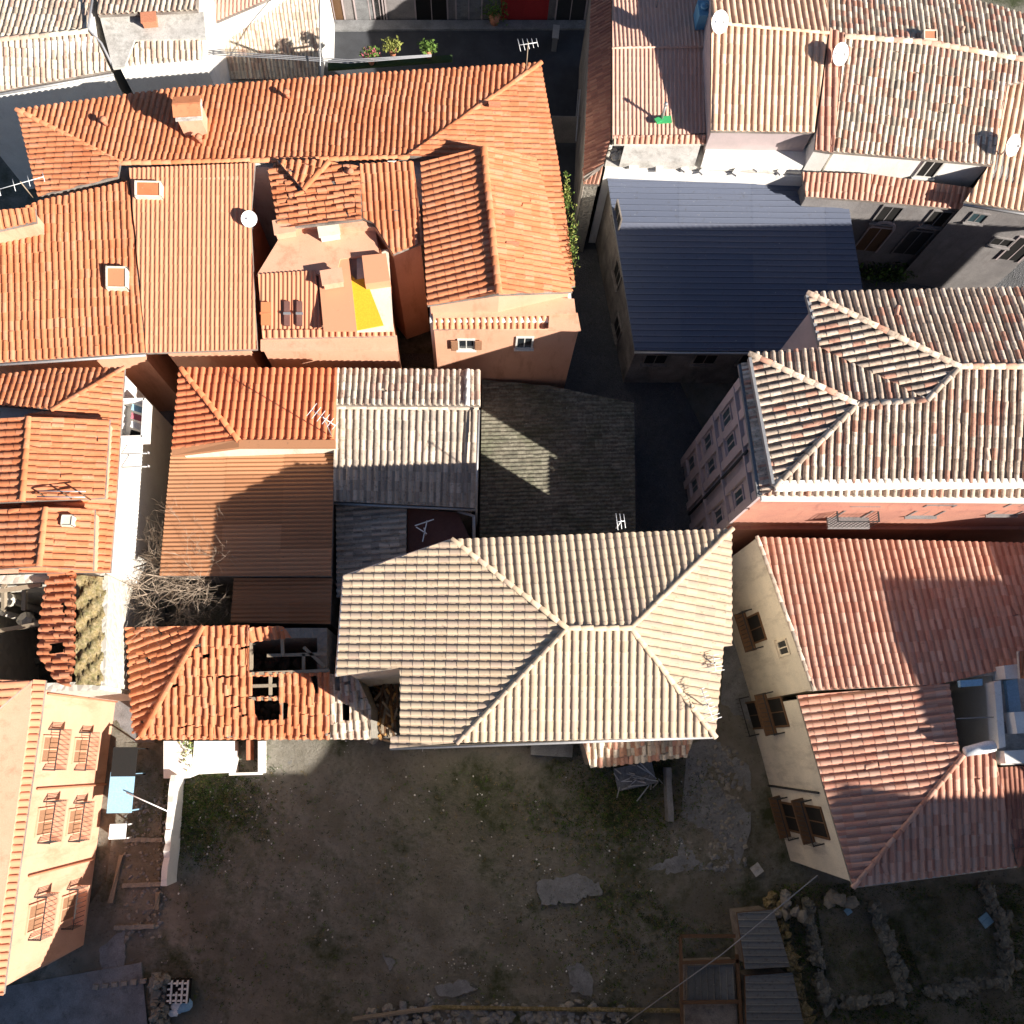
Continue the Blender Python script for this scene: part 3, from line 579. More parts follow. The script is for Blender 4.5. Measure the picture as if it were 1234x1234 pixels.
hc1 = house('broken_tile_house', 'tumbledown roof with a ragged gap beside the smooth pale slope', [(326, 205, 8.2), (395, 197, 8.4), (435, 200, 8.5), (498, 195, 8.5), (510, 290, 8.0), (472, 305, 7.9), (450, 275, 8.1), (337, 275, 7.9)], 'wall_peach', 'tile_warm', [
    ([(334, 193, 8.6), (396, 193, 8.65), (366, 229, 8.45)], 'ruin'), ([(324, 208, 8.1), (334, 195, 8.2), (366, 229, 8.35), (396, 195, 8.5), (434, 202, 8.6), (436, 264, 8.55), (336, 276, 8.1)], 'ruin', dict(down=(-1, -.1))),
    ([(434, 198, 8.65), (498, 194, 8.7), (511, 292, 8.05), (474, 306, 8.0), (450, 268, 8.25), (436, 262, 8.3)], 'coppo', dict(wob=.02))], [((366, 229, 8.45), (396, 195, 8.65))], over=.1, ridge_mat='tile_warm')
ht = house('terrace_house', 'house with a cluttered pale terrace and a ribbed sheet roof in the north block', [(309, 330, 7.6), (345, 275, 7.7), (450, 266, 7.7), (462, 305, 7.7), (476, 402, 7.0), (480, 420, 6.9), (314, 420, 6.9)], 'wall_peach', 'tile_warm_pale', [([(311, 330, 7.75), (380, 326, 7.75), (388, 398, 7.15), (316, 402, 7.1)], 'sheet', dict(down=(0, -1))), ([(316, 398, 7.2), (474, 396, 7.2), (476, 405, 7.1), (317, 408, 7.1)], 'coppo')], over=.05)
Rt = ht['root']
def deck(px, z, mat, R, name='terrace', th=.12): m = MB(); m.prism([P(u, v, z)[:2] for u, v in px], z-th, z); return m.build(name, mat, R, R)
deck([(309, 332), (345, 273), (450, 265), (457, 305), (410, 312), (405, 330)], 7.68, 'wall_peach', Rt); deck([(382, 312), (420, 306), (430, 398), (390, 398)], 7.62, 'tile_warm_pale', Rt, 'parapet_roof')
deck([(314, 409), (478, 404), (480, 422), (314, 422)], 6.98, 'wall_peach', Rt, 'ledge'); deck([(430, 305), (468, 300), (474, 398), (430, 399)], 7.5, 'wall_cream', Rt, 'floor')
deck([(436, 308), (465, 305), (470, 338), (440, 342)], 8.0, 'tile_warm_pale', Rt, 'penthouse', 1.)
m = MB(); m.prism([P(u, v, 7.7)[:2] for u, v in [(414, 318), (428, 335), (440, 333), (462, 390), (425, 397)]], 7.53, 7.57); solo('tarpaulin', m, 'yellow', 'bright yellow tarpaulin spread on the pale terrace', 'tarpaulin')
for u, v, c_, l in [(345, 280, 'wall_peach', 'pale box at the north corner of the pale terrace'), (398, 283, 'wall_cream', 'pale cream cabinet behind the yellow tarpaulin'), (402, 340, 'wall_peach', 'pale box left of the yellow tarpaulin')]:
    m = MB(); b = P(u, v, 7.7); m.abox(b+[0, 0, .2], .7, .5, .4, .2); m.abox(b+[0, 0, .43], .8, .6, .06, .2); solo('roof_box', m, c_, l, 'box', 'boxes on the pale terrace')
for u, l in [(346, 'leftmost dark slot in the ribbed sheet roof'), (361, 'second dark slot in the ribbed sheet roof')]:
    m = MB(); m.box(P(u, 378, 7.42), (.1, 0, 0), (0, .42, .13), (0, 0, .05)); m.box(P(u, 378, 7.46), (.13, 0, 0), (0, .04, 0), (0, 0, .05), 1); solo('roof_light', m, ['terrace_brown', 'gutter_metal'], l, 'skylight', 'slots in the sheet roof')
m = MB(); m.box(P(320, 378, 7.42), (.16, 0, 0), (0, .4, .12), (0, 0, .03)); m.box(P(320, 378, 7.42), (.2, 0, 0), (0, .03, .0), (0, 0, .05)); solo('roof_patch', m, 'tile_red', 'bright red patch panel at the lower left of the ribbed sheet roof', 'roof patch')
dish((303, 272, 7.7), .3, 'pale dish beside the ragged gap in the north block', hgt=.5)
# flat fronted terrace east
hf = house('south_front', 'house front with a pale flat roof and a tile strip below the raised gable', [(520, 374, 7.4), (602, 358, 7.6), (694, 362, 7.4), (700, 398, 7.0), (521, 398, 7.0)], 'wall_peach', 'tile_warm_pale', [([(522, 380, 7.35), (662, 377, 7.35), (660, 396, 7.0), (522, 397, 7.0)], 'coppo')], over=.06)
deck([(520, 368), (602, 353), (692, 360), (694, 378), (522, 382)], 7.45, 'wall_peach', hf['root'], 'flat_roof'); deck([(662, 377), (696, 377), (700, 398), (661, 397)], 7.3, 'wall_peach', hf['root'], 'side_terrace')
opening(hf, 3, 562, 414, .55, .8, shutters='shutter'); opening(hf, 3, 632, 412, .55, .9)
# alley walls of the north block already come down from the houses; openings in them
chimney((236, 152, 8.1), .85, .75, .9, 'stout plastered chimney with two slots on the long north roof', 'wall_peach', 'tile_warm', .1)
for p, l in [((347, 117, 7.95), 'small round vent hood near the north eave of the long roof'), ((242, 171, 8.2), 'tiny vent hood just below the stout plastered chimney'), ((423, 212, 8.4), 'dark vent pipe at the head of the broken roof'), ((128, 150, 8.0), 'tiny vent hood right of the north west hip')]:
    b = P3(p); m = MB(); m.tube([b, b+[0, 0, .3]], .09, 8); m.tube([b+[0, 0, .3], b+[0, 0, .36], b+[0, 0, .42]], [.15, .13, .02], 8); solo('roof_vent', m, 'brick_orange', l, 'vent', 'vents on the north block')
def skylight(p, w, d, label, mat='sheet_pale', rz=0, tilt=.3):
    b = P3(p); R = thing('skylight', label, 'skylight', b, 'skylights'); m = MB(); c_, s_ = math.cos(rz), math.sin(rz)
    ax = np.array([c_, s_, 0])*w/2; ay = np.array([-s_*d/2, c_*d/2, tilt*d/2]); nz = np.array([0, 0, 1.])
    for s in (-1, 1): m.box(b+nz*.1+ax*s, ax*.08, ay*1.1, nz*.16); m.box(b+nz*.1+ay*s, ax*1.08, ay*.08, nz*.16)
    m.build('frame', 'wall_cream', R, R); m = MB(); m.box(b+nz*.2, ax*.93, ay*.93, nz*.02); m.build('panel', mat, R, R)
skylight((143, 338, 7.6), .7, .7, 'raised square skylight on the mottled western slope')
skylight((181, 232, 8.2), .9, .5, 'low hatch at the top of the smooth pale slope', 'tile_warm')
for p in [(613, 258, 8.75), (618, 296, 8.7), (596, 128, 8.15)]:
    b = P3(p); m = MB(); m.box(b+[0, 0, .06], (.22, 0, -.03), (0, .07, 0), (0, 0, .05)); m.box(b+[0, .05, .12], (.24, 0, -.03), (0, .05, 0), (0, 0, .02)); solo('roof_vent', m, 'brick_orange', {613: 'slot vent halfway down the east slope of the raised gable', 618: 'slot vent near the south end of the raised gable', 596: 'slot vent high on the north east hip slope'}[p[0]], 'vent', 'vents on the north block')
antenna((634, 84, 7.9), 1.5, 'white antenna at the north east corner of the long north house', .2, 5, .7, 'wood_pale')
antenna((38, 236, 8.2), .9, 'antenna lying low at the south west corner of the long north roof', .35, 4, 1.6, 'wood_pale')
# balcony plants on the street side
for (u, v, l, c_) in [(447, 70, 'pale flowering plant on the street side ledge of the long north house', 'cloth_red'), (473, 60, 'bushy green plant on the street side ledge of the long north house', 'leaf_yellow'), (516, 62, 'low green plant further east on the street side ledge', 'leaf')]:
    b = P(u, v, 5.6); R = thing('potted_plant', l, 'plant', b-[0, 0, .3], 'plants on the street side ledge'); m = MB(); m.tube([b-[0, 0, .3], b], [.12, .17], 10); m.build('pot', 'brick_orange', R, R); m = MB()
    for k in range(260):
        q = RNG.normal(size=3); q /= np.linalg.norm(q); q = b+[0, 0, .3]+q*np.array([.42, .3, .32])*random.random()**.5; a = RNG.normal(size=3)*.05; c2 = RNG.normal(size=3)*.05
        m.add([q, q+a, q+a+c2, q+c2], [(0, 1, 2, 3)], 0 if random.random() < .7 else 1)
    m.build('foliage', ['leaf_yellow' if c_ == 'leaf_yellow' else 'leaf', c_], R, R)
m = MB(); m.prism([P(u, v, 5.3)[:2] for u, v in [(395, 76), (545, 66), (545, 72), (395, 83)]], 5.15, 5.3); solo('balcony_ledge', m, 'leaf_dark', 'long dark green awning ledge along the street side of the long north house', 'ledge')

# ================================================================== WEST BLOCK
we = [(-60, 462, 6.9), (0, 452, 6.9), (60, 444, 6.9), (150, 443, 6.9), (140, 600, 6.9), (133, 690, 6.9), (126, 828, 6.9), (-60, 832, 6.9)]
hw = house('west_block', 'terracotta roofed house with two raised gables at the left edge', we, 'wall_white', 'tile_warm', [
    ([(-60, 462, 6.9), (0, 452, 6.9), (60, 444, 6.9), (150, 443, 6.9), (62, 494, 7.5), (0, 488, 7.5), (-60, 490, 7.5)], 'coppo', dict(wob=.02)), ([(150, 443, 6.9), (62, 494, 7.5), (30, 500, 7.7), (22, 690, 7.7), (112, 690, 7.05), (133, 690, 6.9), (140, 600, 6.9)], 'coppo', dict(down=(1, 0)))],
    [((150, 443, 6.95), (62, 494, 7.55))], over=.12, rr=.09, wall_outline=[(-60, 462, 6.9), (0, 452, 6.9), (60, 444, 6.9), (150, 443, 6.9), (140, 600, 6.9), (133, 690, 6.9), (-60, 690, 6.9)])
for nm, l, fa in [('raised_gable', 'upper raised gable on the roof at the left edge', [(-60, 508, 7.7), (35, 503, 8.25), (132, 505, 7.55), (126, 600, 7.55), (27, 604, 8.25), (-60, 608, 7.7)]), ('raised_gable', 'lower raised gable beside the ruined hole at the left edge', [(-60, 617, 7.6), (55, 612, 8.2), (114, 613, 7.75), (112, 688, 7.7), (48, 682, 8.2), (-60, 690, 7.6)])]:
    house(nm, l, fa, 'wall_peach', 'tile_warm', [([fa[0], fa[1], fa[4], fa[5]], 'coppo_big', dict(down=(-1, 0))), ([fa[1], fa[2], fa[3], fa[4]], 'coppo')], [(fa[1], fa[4])], over=.1, zb=6.6, cat='roof gable')
skylight((84, 629, 7.95), .35, .35, 'small square hatch on the lower raised gable', 'wall_cream', tilt=0)
b = P(85, 600, 7.9); R = thing('roof_rack', 'low metal rack with posts between the two raised gables', 'rack', b); m = MB()
for k in (-1, 1): m.tube([b+[-.9, .1*k, .5], b+[.7, .1*k, .5]], .025, 5)
m.build('rails', 'gutter_metal', R, R); m = MB(); [m.tube([b+[x, 0, -.2], b+[x, 0, .6]], .03, 5) for x in (-.8, 0, .6)]; m.build('posts', 'wood_brown', R, R)
hw2 = house('roofless_house', 'roofless ruin with a ragged tile strip and a mossy wall top at the left edge', [(-60, 697, 6.9), (124, 692, 6.6), (120, 828, 6.4), (-60, 835, 6.6)], 'wall_dirty', 'tile_warm', [([(57, 691, 7.0), (92, 690, 7.2), (90, 800, 7.), (86, 828, 6.8), (68, 822, 6.8), (46, 790, 6.6), (50, 740, 6.7)], 'ruin', dict(down=(-1, -.02), slab=False, holes=[[(62, 776, 6.8), (78, 774, 6.9), (78, 786, 6.9), (60, 788, 6.8)]]))], over=.1)
# hollow it: replace the solid wall by four thin walls
bpy.data.objects.remove([c for c in hw2['root'].children if c.name.startswith('wall')][0])
q = [P(u, v, 6.5)[:2] for u, v in [(-60, 700), (52, 696), (124, 693), (120, 826), (-60, 832)]]
for i in range(5):
    a, b = np.array([*q[i], 0]), np.array([*q[(i+1) % 5], 0]); m = MB(); m.bar(a+[0, 0, 3.2], b+[0, 0, 3.2], .3, 6.4); m.build('wall', 'stone_light', hw2['root'], hw2['root'])
m = MB(); p0 = P(93, 693, 6.9); pts = [(93, 693), (124, 693), (123, 760), (122, 820), (104, 835), (88, 812), (92, 760)]; q = [P(u, v, 6.9)[:2] for u, v in pts]
nx = 16; ny = 40; v = []; 
for j in range(ny+1):
    for i in range(nx+1):
        a = P(93+random.uniform(-1.5, 1.5)*(i in (0,))+30*i/nx-4*j/ny, 693+132*j/ny, 6.85); v.append((a[0], a[1], 6.72+random.random()*.13+.12*math.sin(j*.8)*math.cos(i*.6)-.5*(i/nx)**2))
f = [(j*(nx+1)+i, (j+1)*(nx+1)+i, (j+1)*(nx+1)+i+1, j*(nx+1)+i+1) for j in range(ny) for i in range(nx)]; m.add(v, f, 0, None, True); m.build('mossy_wall_top', 'moss', hw2['root'], hw2['root'])
for a, b in [((0, 712, 6.3), (50, 705, 6.3)), ((30, 705, 5.8), (29, 735, 5.4)), ((5, 705, 6.4), (5, 735, 5.4)), ((0, 760, 5), (48, 752, 5.2))]:
    m = MB(); m.bar(P3(a), P3(b), .14, .14); m.build('beam', 'wood_pale', hw2['root'], hw2['root'])
m = MB()
for k in range(120): m.lump(P(random.uniform(-10, 45), random.uniform(700, 825), .2), random.uniform(.08, .35), 1)
solo('rubble_heap', m, 'stone', 'fallen rubble filling the floor of the roofless ruin', 'rubble', kind='stuff')
for u, v, r in [(8, 722, .35), (31, 748, .3), (2, 738, .2)]:
    m = MB(); m.lump(P(u, v, 4.6), r, 2, .2, .8); b = P(u, v, 4.6); m.tube([b-[0, 0, 4.5], b], [.2, .1], 6); solo('masonry_stump', m, 'stone_light', {8: 'largest pale masonry stump inside the roofless ruin', 31: 'right pale masonry stump inside the roofless ruin', 2: 'smallest pale masonry stump at the frame edge inside the roofless ruin'}[u], 'masonry', 'stumps in the roofless ruin')
# balcony with washing on the west lane
A, B, e, nn = wframe(hw, 3); c = WP(160, 508, A, B); c = WP(152, 512, A, B); R = thing('balcony', 'small white balcony hung with washing on the lane wall at the left', 'balcony', c); m = MB(); ex = nn; ey = e
m.box(c+ex*.45, ex*.45, ey*.75, (0, 0, .07)); 
m.build('slab', 'wall_white', R, R); m = MB(); m.box(c+ex*.86+[0, 0, .4], ex*.04, ey*.75, (0, 0, .35)); m.box(c+ex*.45+ey*.72+[0, 0, .4], ex*.42, ey*.04, (0, 0, .35)); m.box(c+ex*.45-ey*.72+[0, 0, .4], ex*.42, ey*.04, (0, 0, .35)); m.build('parapet', 'wall_white', R, R)
for k, (mt, l) in enumerate([('cloth_blue', 'blue towel on the washing balcony'), ('cloth_red', 'dark red cloth on the washing balcony'), ('white', 'white sheet on the washing balcony'), ('dark', 'dark trousers on the washing balcony')]):
    m = MB(); o = c+ex*.35+ey*(-.5+.33*k)+[0, 0, .55]
    v = [o+ey*.13*i+np.array([0, 0, -.4*j+.04*math.sin(i*2)])+ex*(.25*j+.03*random.random()) for j in (0, 1) for i in range(-1, 2)]; m.add(v, [(0, 1, 4, 3), (1, 2, 5, 4)], 0, None, True); solo('laundry', m, mt, l, 'laundry', 'washing on the balcony')
for v in (547, 563):
    b = WP(146, v, A, B); m = MB(); m.tube([b, b+nn*1.0], .03, 5); m.tube([b+nn*1.0, b+nn*1.0+[0, 0, .12]], .05, 5); solo('washing_bracket', m, 'gutter_metal', 'upper thin bracket sticking out over the west lane' if v == 547 else 'lower thin bracket sticking out over the west lane', 'bracket', 'brackets over the west lane')

# ================================================================== LONG LEFT HOUSE (bottom left)
L0, L1 = (55, 820, 7.3), (4, 1199, 7.0)
hL = house('left_white_house', 'tall pale plastered house with balconies at the lower left corner', [(-60, 818, 7.5), L0, L1, (-60, 1235, 7.0)], 'wall_peach', 'tile_warm_pale', [([(40, 819, 7.45), L0, (50, 860, 7.27), (22, 1060, 7.1), L1, (-12, 1199, 7.15), (8, 1060, 7.25), (36, 860, 7.42)], 'coppo', dict(down=(1, .0))), ([(-60, 818, 8.1), (38, 820, 7.6), (-10, 862, 7.75), (-60, 905, 8.1)], 'coppo_big')], over=.28)
m = MB(); q = [P3(p) for p in [(-60, 905, 7.6), (-10, 862, 7.6), (38, 822, 7.5), (36, 860, 7.5), (8, 1060, 7.35), (-12, 1199, 7.25), (-60, 1235, 7.3)]]; m.add([x for x in q]+[x-[0, 0, .15] for x in q], [(6, 5, 4, 3, 2, 1, 0)]+[(i, (i+1) % 7, 7+(i+1) % 7, 7+i) for i in range(7)]); m.build('flat_roof', 'wall_peach', hL['root'], hL['root'])
for (u, v) in [(107, 905), (70, 903), (100, 990), (64, 990), (92, 1094), (53, 1105)]:
    opening(hL, 1, u-11, v, .8, 1.15, 'window', None, True, 'wall_peach', 'shutter')
A, B, e, nn = wframe(hL, 1)
for (u0, v0, u1, v1) in [(56, 836, 144, 846), (43, 951, 141, 944), (33, 1056, 112, 1035)]:
    m = MB(); m.tube([WP(u0, v0, A, B)+nn*.06, WP(u1, v1, A, B)+nn*.06], .04, 6); m.build('downpipe', 'brick_orange', hL['root'], hL['root'])
A2, B2, e2, n2 = wframe(hL, 1)
for k, (u, v, l) in enumerate([(150, 918, 'dark canopy leaning on the foot of the long left house'), (146, 955, 'pale blue canopy on the foot of the long left house'), (142, 1002, 'small white box on the foot of the long left house')]):
    b = P(u, v, 1.5 if k < 2 else .6); m = MB(); s_ = (.55, .75, .28)[k]
    m.box(b, (.42-.15*(k == 2), 0, -.12), (0, s_, 0), (0, 0, .03)); m.box(b-[.3, 0, .5], (.05, 0, 0), (0, s_*.9, 0), (0, 0, .5))
    for sy in (-1, 1): m.bar(b+[.35, sy*s_*.9, -.1], b+[.35, sy*s_*.9, -1.5 if k < 2 else -.6], .05, .05)
    solo('canopy' if k < 2 else 'meter_box', m, ('dark', 'cloth_blue', 'white')[k], l, 'canopy' if k < 2 else 'box')
# ================================================================== METAL ROOF BUILDING
mo = [(729, 198, 5.3), (968, 208, 5.3), (971, 236, 5.1), (1021, 238, 5.1), (1040, 350, 4.4), (1040, 424, 3.9), (765, 422, 3.9)]
hmr = house('metal_roof_building', 'large building under one dark ribbed metal roof east of the narrow alley', mo, 'wall_dirty', 'metal_roof', [(mo, 'metal', dict(down=(-1, -.01)))], over=.15, gutters=[((765, 424, 3.9), (935, 425, 3.9))], fascia='cement_dark')
for u in (790, 850, 905): opening(hmr, 5, u, 432, .9, .9, pane='dark', frame='wall_dirty')
for v in (262, 330, 395): opening(hmr, 6, 745, v, .8, 1.1, pane='dark', frame='wall_dirty')
# ================================================================== TOP RIGHT ROW
hpk = house('pink_tile_house', 'house with a pale pink gridded tile slope and a dark western strip at the top', [(738, -40, 6.8), (850, -40, 6.8), (858, 160, 6.6), (738, 168, 6.6)], 'wall_white', 'tile_pink', [
    ([(738, 58, 7.3), (850, 57, 7.3), (858, 160, 6.7), (738, 167, 6.7)], 'fine', dict(down=(0, -1))), ([(738, -40, 6.8), (850, -40, 6.8), (850, 57, 7.3), (738, 58, 7.3)], 'fine', dict(down=(0, 1)))], [((738, 58, 7.32), (851, 57, 7.32))], over=.05, rr=.05)
house('brown_strip_roof', 'narrow dark brown tiled roof strip facing the alley beside the pale pink slope', [(714, -40, 6.0), (738, -40, 6.6), (737, 168, 6.5), (727, 198, 6.3), (702, 220, 5.6), (704, 190, 5.6)], 'wall_dirty', 'tile_brown', [([(714, -40, 6.0), (737, -40, 6.6), (736, 166, 6.5), (728, 196, 6.4), (703, 212, 5.8), (704, 190, 5.8)], 'fine', dict(down=(-1, -.1)))], over=.08)
house('red_corner_roof', 'small red tiled corner roof over the alley at the north west corner of the metal roof', [(702, 203, 5.4), (726, 200, 5.8), (722, 222, 5.6), (703, 222, 5.3)], 'stone', 'tile_salmon', [([(702, 203, 5.5), (727, 199, 5.9), (722, 222, 5.7), (703, 222, 5.4)], 'fine', dict(down=(-.3, -1)))], over=.05)
hpc = house('tall_striped_house', 'taller house with a striped pinkish cream tile slope at the top right', [(858, -60, 8.3), (1000, -60, 8.3), (998, 38, 8.95), (982, 160, 7.6), (857, 157, 7.6), (857, 28, 8.95)], 'wall_pinkgrey', 'tile_pinkcream', [
    ([(857, 28, 8.95), (998, 40, 8.95), (981, 160, 7.65), (857, 157, 7.65)], 'coppo_big', dict(down=(0, -1))), ([(860, -60, 8.3), (1000, -60, 8.3), (998, 40, 8.95), (857, 28, 8.95)], 'coppo_big', dict(down=(0, 1)))], [((857, 28, 9.), (998, 40, 9.))], over=.06, rr=.07)
house('red_strip_roof', 'narrow salmon tiled strip between the striped slope and the old mottled slope', [(1000, 34, 8.8), (1018, 40, 8.8), (1004, 184, 7.5), (981, 180, 7.5)], 'wall_white', 'tile_salmon', [([(1000, 34, 8.85), (1018, 40, 8.85), (1004, 184, 7.55), (982, 180, 7.55)], 'coppo_big', dict(down=(0, -1)))], over=.04)
hot = house('old_tile_house', 'house with a big mottled slope of old cream and red tiles at the top right', [(1004, -20, 7.9), (1110, -20, 7.9), (1290, 30, 7.9), (1290, 85, 8.7), (1216, 100, 8.6), (1197, 199, 7.5), (1005, 182, 7.5), (1018, 44, 8.7)], 'wall_white', 'tile_old', [
    ([(1018, 44, 8.75), (1120, 52, 8.75), (1300, 84, 8.75), (1216, 100, 8.6), (1196, 200, 7.55), (1005, 182, 7.55)], 'coppo', dict(down=(-.1, -1), wob=.02)), ([(1000, -20, 8.), (1110, -20, 8.), (1300, 36, 8.1), (1300, 84, 8.75), (1120, 52, 8.75), (1018, 44, 8.75), (1000, 38, 8.75)], 'coppo', dict(down=(.12, 1), wob=.02))],
    [((1018, 44, 8.8), (1120, 52, 8.8)), ((1120, 52, 8.8), (1300, 84, 8.8))], over=.1, rr=.12)
opening(hot, 5, 1120, 203, .7, 1.0, pane='dark')
hre = house('east_pink_roof_house', 'house with clean pinkish cream tiles beside a white dish at the right edge', [(1217, 92, 8.4), (1300, 100, 8.4), (1300, 262, 6.9), (1162, 242, 6.9), (1197, 200, 7.5)], 'wall_grey', 'tile_pinkcream', [([(1216, 92, 8.5), (1300, 100, 8.5), (1300, 265, 6.9), (1162, 243, 6.9), (1198, 190, 7.5)], 'coppo_big', dict(down=(-.15, -1)))], over=.12, gutters=[((1162, 245, 6.9), (1300, 267, 6.9))])
hlt = house('red_lean_to', 'long low terracotta lean to roof in the shade under the white wall', [(968, 208, 6.3), (1050, 211, 6.3), (1172, 226, 6.3), (1162, 253, 5.9), (1040, 241, 5.9), (971, 237, 5.9)], 'wall_grey', 'tile_salmon', [([(967, 207, 6.4), (1050, 210, 6.4), (1050, 242, 5.9), (971, 237, 5.9)], 'coppo', dict(down=(0, -1))), ([(1050, 210, 6.4), (1172, 226, 6.4), (1162, 253, 5.9), (1050, 242, 5.9)], 'coppo', dict(down=(-.1, -1)))], over=.12)
# openings of the shaded street front under the lean to and the east roof
opening(hlt, 3, 1070, 258, .8, 1.2, pane='dark', frame='wall_grey', kind='window'); opening(hlt, 3, 1130, 263, .8, 1.1, pane='dark', frame='wall_grey')
opening(hlt, 3, 1052, 288, 1.0, 1.9, kind='door', pane='wood_brown', frame='wall_pinkgrey', arch=True); opening(hlt, 3, 1100, 292, 1.0, 1.9, kind='door', pane='iron', frame='wall_grey', arch=True)
opening(hre, 2, 1178, 262, .6, .6, pane='teal', frame='wall_grey'); opening(hre, 2, 1207, 291, .8, .5, pane='dark', frame='wall_grey'); opening(hre, 2, 1228, 300, .9, 1.8, kind='door', pane='dark', frame='wall_pinkgrey')
# white terrace band between the row and the metal roof
ht2 = house('white_terrace_house', 'white terraces and parapets along the north edge of the metal roof', [(735, 168, 5.95), (985, 164, 5.95), (1003, 186, 5.95), (975, 212, 5.95), (729, 202, 5.95)], 'wall_white', None, [], over=.02)
Rt = ht2['root']; deck([(737, 168), (984, 164), (1003, 184), (975, 210), (729, 199)], 5.95, 'cement', Rt, 'terrace')
m = MB(); m.prism([P(u, v, 6.4)[:2] for u, v in [(753, 174), (845, 172), (838, 196), (748, 193)]], 5.95, 6.4); m.build('parapet_block', 'cement', Rt, Rt)
m = MB(); m.prism([P(u, v, 6.3)[:2] for u, v in [(852, 174), (978, 172), (968, 200), (846, 197)]], 5.95, 6.3); m.build('parapet_block', 'wall_white', Rt, Rt)
m = MB(); facet(m, [(740, 163, 6.75), (982, 161, 6.75), (982, 173, 6.5), (740, 174, 6.5)], 'coppo', down=(0, -1)); m.build('tile_strip', ['tile_salmon', 'cement'], Rt, Rt)
m = MB()
for k in range(30): m.lump(P(random.uniform(732, 752), random.uniform(172, 190), 6.05), random.uniform(.06, .16), 1)
solo('roof_rubble', m, 'stone_light', 'loose stones heaped at the west corner of the white terraces', 'rubble', kind='stuff')
m = MB()
for k in range(7): u = 760+k*31; m.abox(P(u+random.uniform(-5, 5), 203+random.uniform(-3, 3), 6.0), random.uniform(.2, .6), .22, .12, random.random())
solo('mortar_scraps', m, 'wall_white', 'loose white mortar scraps along the joint of the metal roof', 'debris', kind='stuff')
dish((861, 38, 8.8), .42, 'white dish at the western tip of the striped slope', hgt=.5); dish((1004, 76, 8.5), .42, 'white dish on the narrow salmon strip', hgt=.5); dish((1207, 186, 7.6), .42, 'white dish between the mottled slope and the clean east roof', hgt=.6)
dish((791, 8, 7.1), .45, 'dish high on the pale pink slope near the top edge of the picture', hgt=1.2)
b = P(843, 27, 7.2); m = MB(); m.abox(b+[0, 0, .4], .45, .75, .8, .05); m.tube([b+[0, 0, .8], b+[0, 0, .95]], .15, 10); solo('water_tank', m, 'blue', 'blue water tank beside the tall striped house', 'tank')
b = P(797, 144, 6.95); m = MB(); m.abox(b+[.1, -.05, .05], .6, .3, .07, .1); m.abox(b+[-.15, -.1, .09], .25, .22, .07, .5); solo('green_flashing', m, 'green', 'green flashing patch at the foot of the pole on the pale pink slope', 'flashing')
m = MB(); m.tube([b, b+[0, 0, .9]], .055, 8); m.tube([b+[0, 0, .9], b+[0, 0, 1.0]], [.09, .07], 8); solo('vent_pole', m, 'gutter_metal', 'grey pole rising from the green patch on the pale pink slope', 'pole')
skylight((1118, 47, 8.7), .5, .35, 'small brick hatch on the north side of the mottled roof', 'brick_orange', tilt=.2)
# ================================================================== PALAZZO
ZO[0] = .7
p_nw, p_ne = (973, 353, 10.25), (1640, 335, 10.25); rU, rE = (1156, 442, 11.1), (1640, 442, 11.1); l_nw = (903, 426, 10.0); rL, rV = (1033, 487, 10.7), (1117, 482, 10.75); sw = (933, 587, 10.0); se = (1640, 577, 10.0); va = (988, 419, 10.15)
hpal = house('palazzo', 'large pink and grey palazzo with a striped multi hipped roof at the right', [p_nw, p_ne, (1640, 600, 9.9), (918, 598, 9.9), (893, 440, 9.9), (905, 426, 9.9), va], 'wall_pinkgrey', 'tile_palazzo', [
    ([p_nw, p_ne, rE, rU], 'striped', dict(wob=.015)), ([p_nw, rU, rV, va], 'striped', dict(down=(-1, -.12))), ([l_nw, va, rV, rL], 'striped', dict(down=(.05, 1))), ([l_nw, rL, sw], 'striped', dict(down=(-1, -.15))),
    ([sw, rL, rV, rU, rE, se], 'striped', dict(down=(-.02, -1), wob=.01)), ([(917, 598, 9.75), (933, 590, 9.9), (1640, 582, 9.9), (1640, 603, 9.65)], 'striped', dict(down=(0, -1), slab=False)), ([(893, 438, 9.75), (905, 436, 9.9), (932, 588, 9.9), (917, 598, 9.75)], 'fine', dict(down=(-1, -.1), slab=False))],
    [(p_nw, rU), (rU, rE), (rU, rV), (rV, rL), (l_nw, rL), (rL, sw)], over=.3, rr=.11, ridge_mat='tile_palazzo')
R = hpal['root']
def strip(a, b, w, h_, mat, name, par, dz=0):
    A = P3(a)+[0, 0, dz]; B = P3(b)+[0, 0, dz]; m = MB(); m.bar(A, B, w, h_); return m.build(name, mat, par, par)
strip((934, 586, 9.95), (1108, 583, 9.95), .32, .22, 'wall_white', 'parapet', R); strip((1108, 584, 9.95), (1640, 579, 9.95), .3, .22, 'wall_white', 'parapet', R)
strip((917, 600, 9.62), (1640, 606, 9.55), .2, .16, 'wall_white', 'cornice', R); strip((892, 440, 9.65), (915, 598, 9.65), .16, .14, 'cement_dark', 'cornice', R); strip((903, 432, 10.), (931, 584, 10.), .1, .2, 'gutter_metal', 'gutter', R); strip((972, 356, 10.2), (988, 416, 10.1), .12, .15, 'gutter_metal', 'gutter', R)
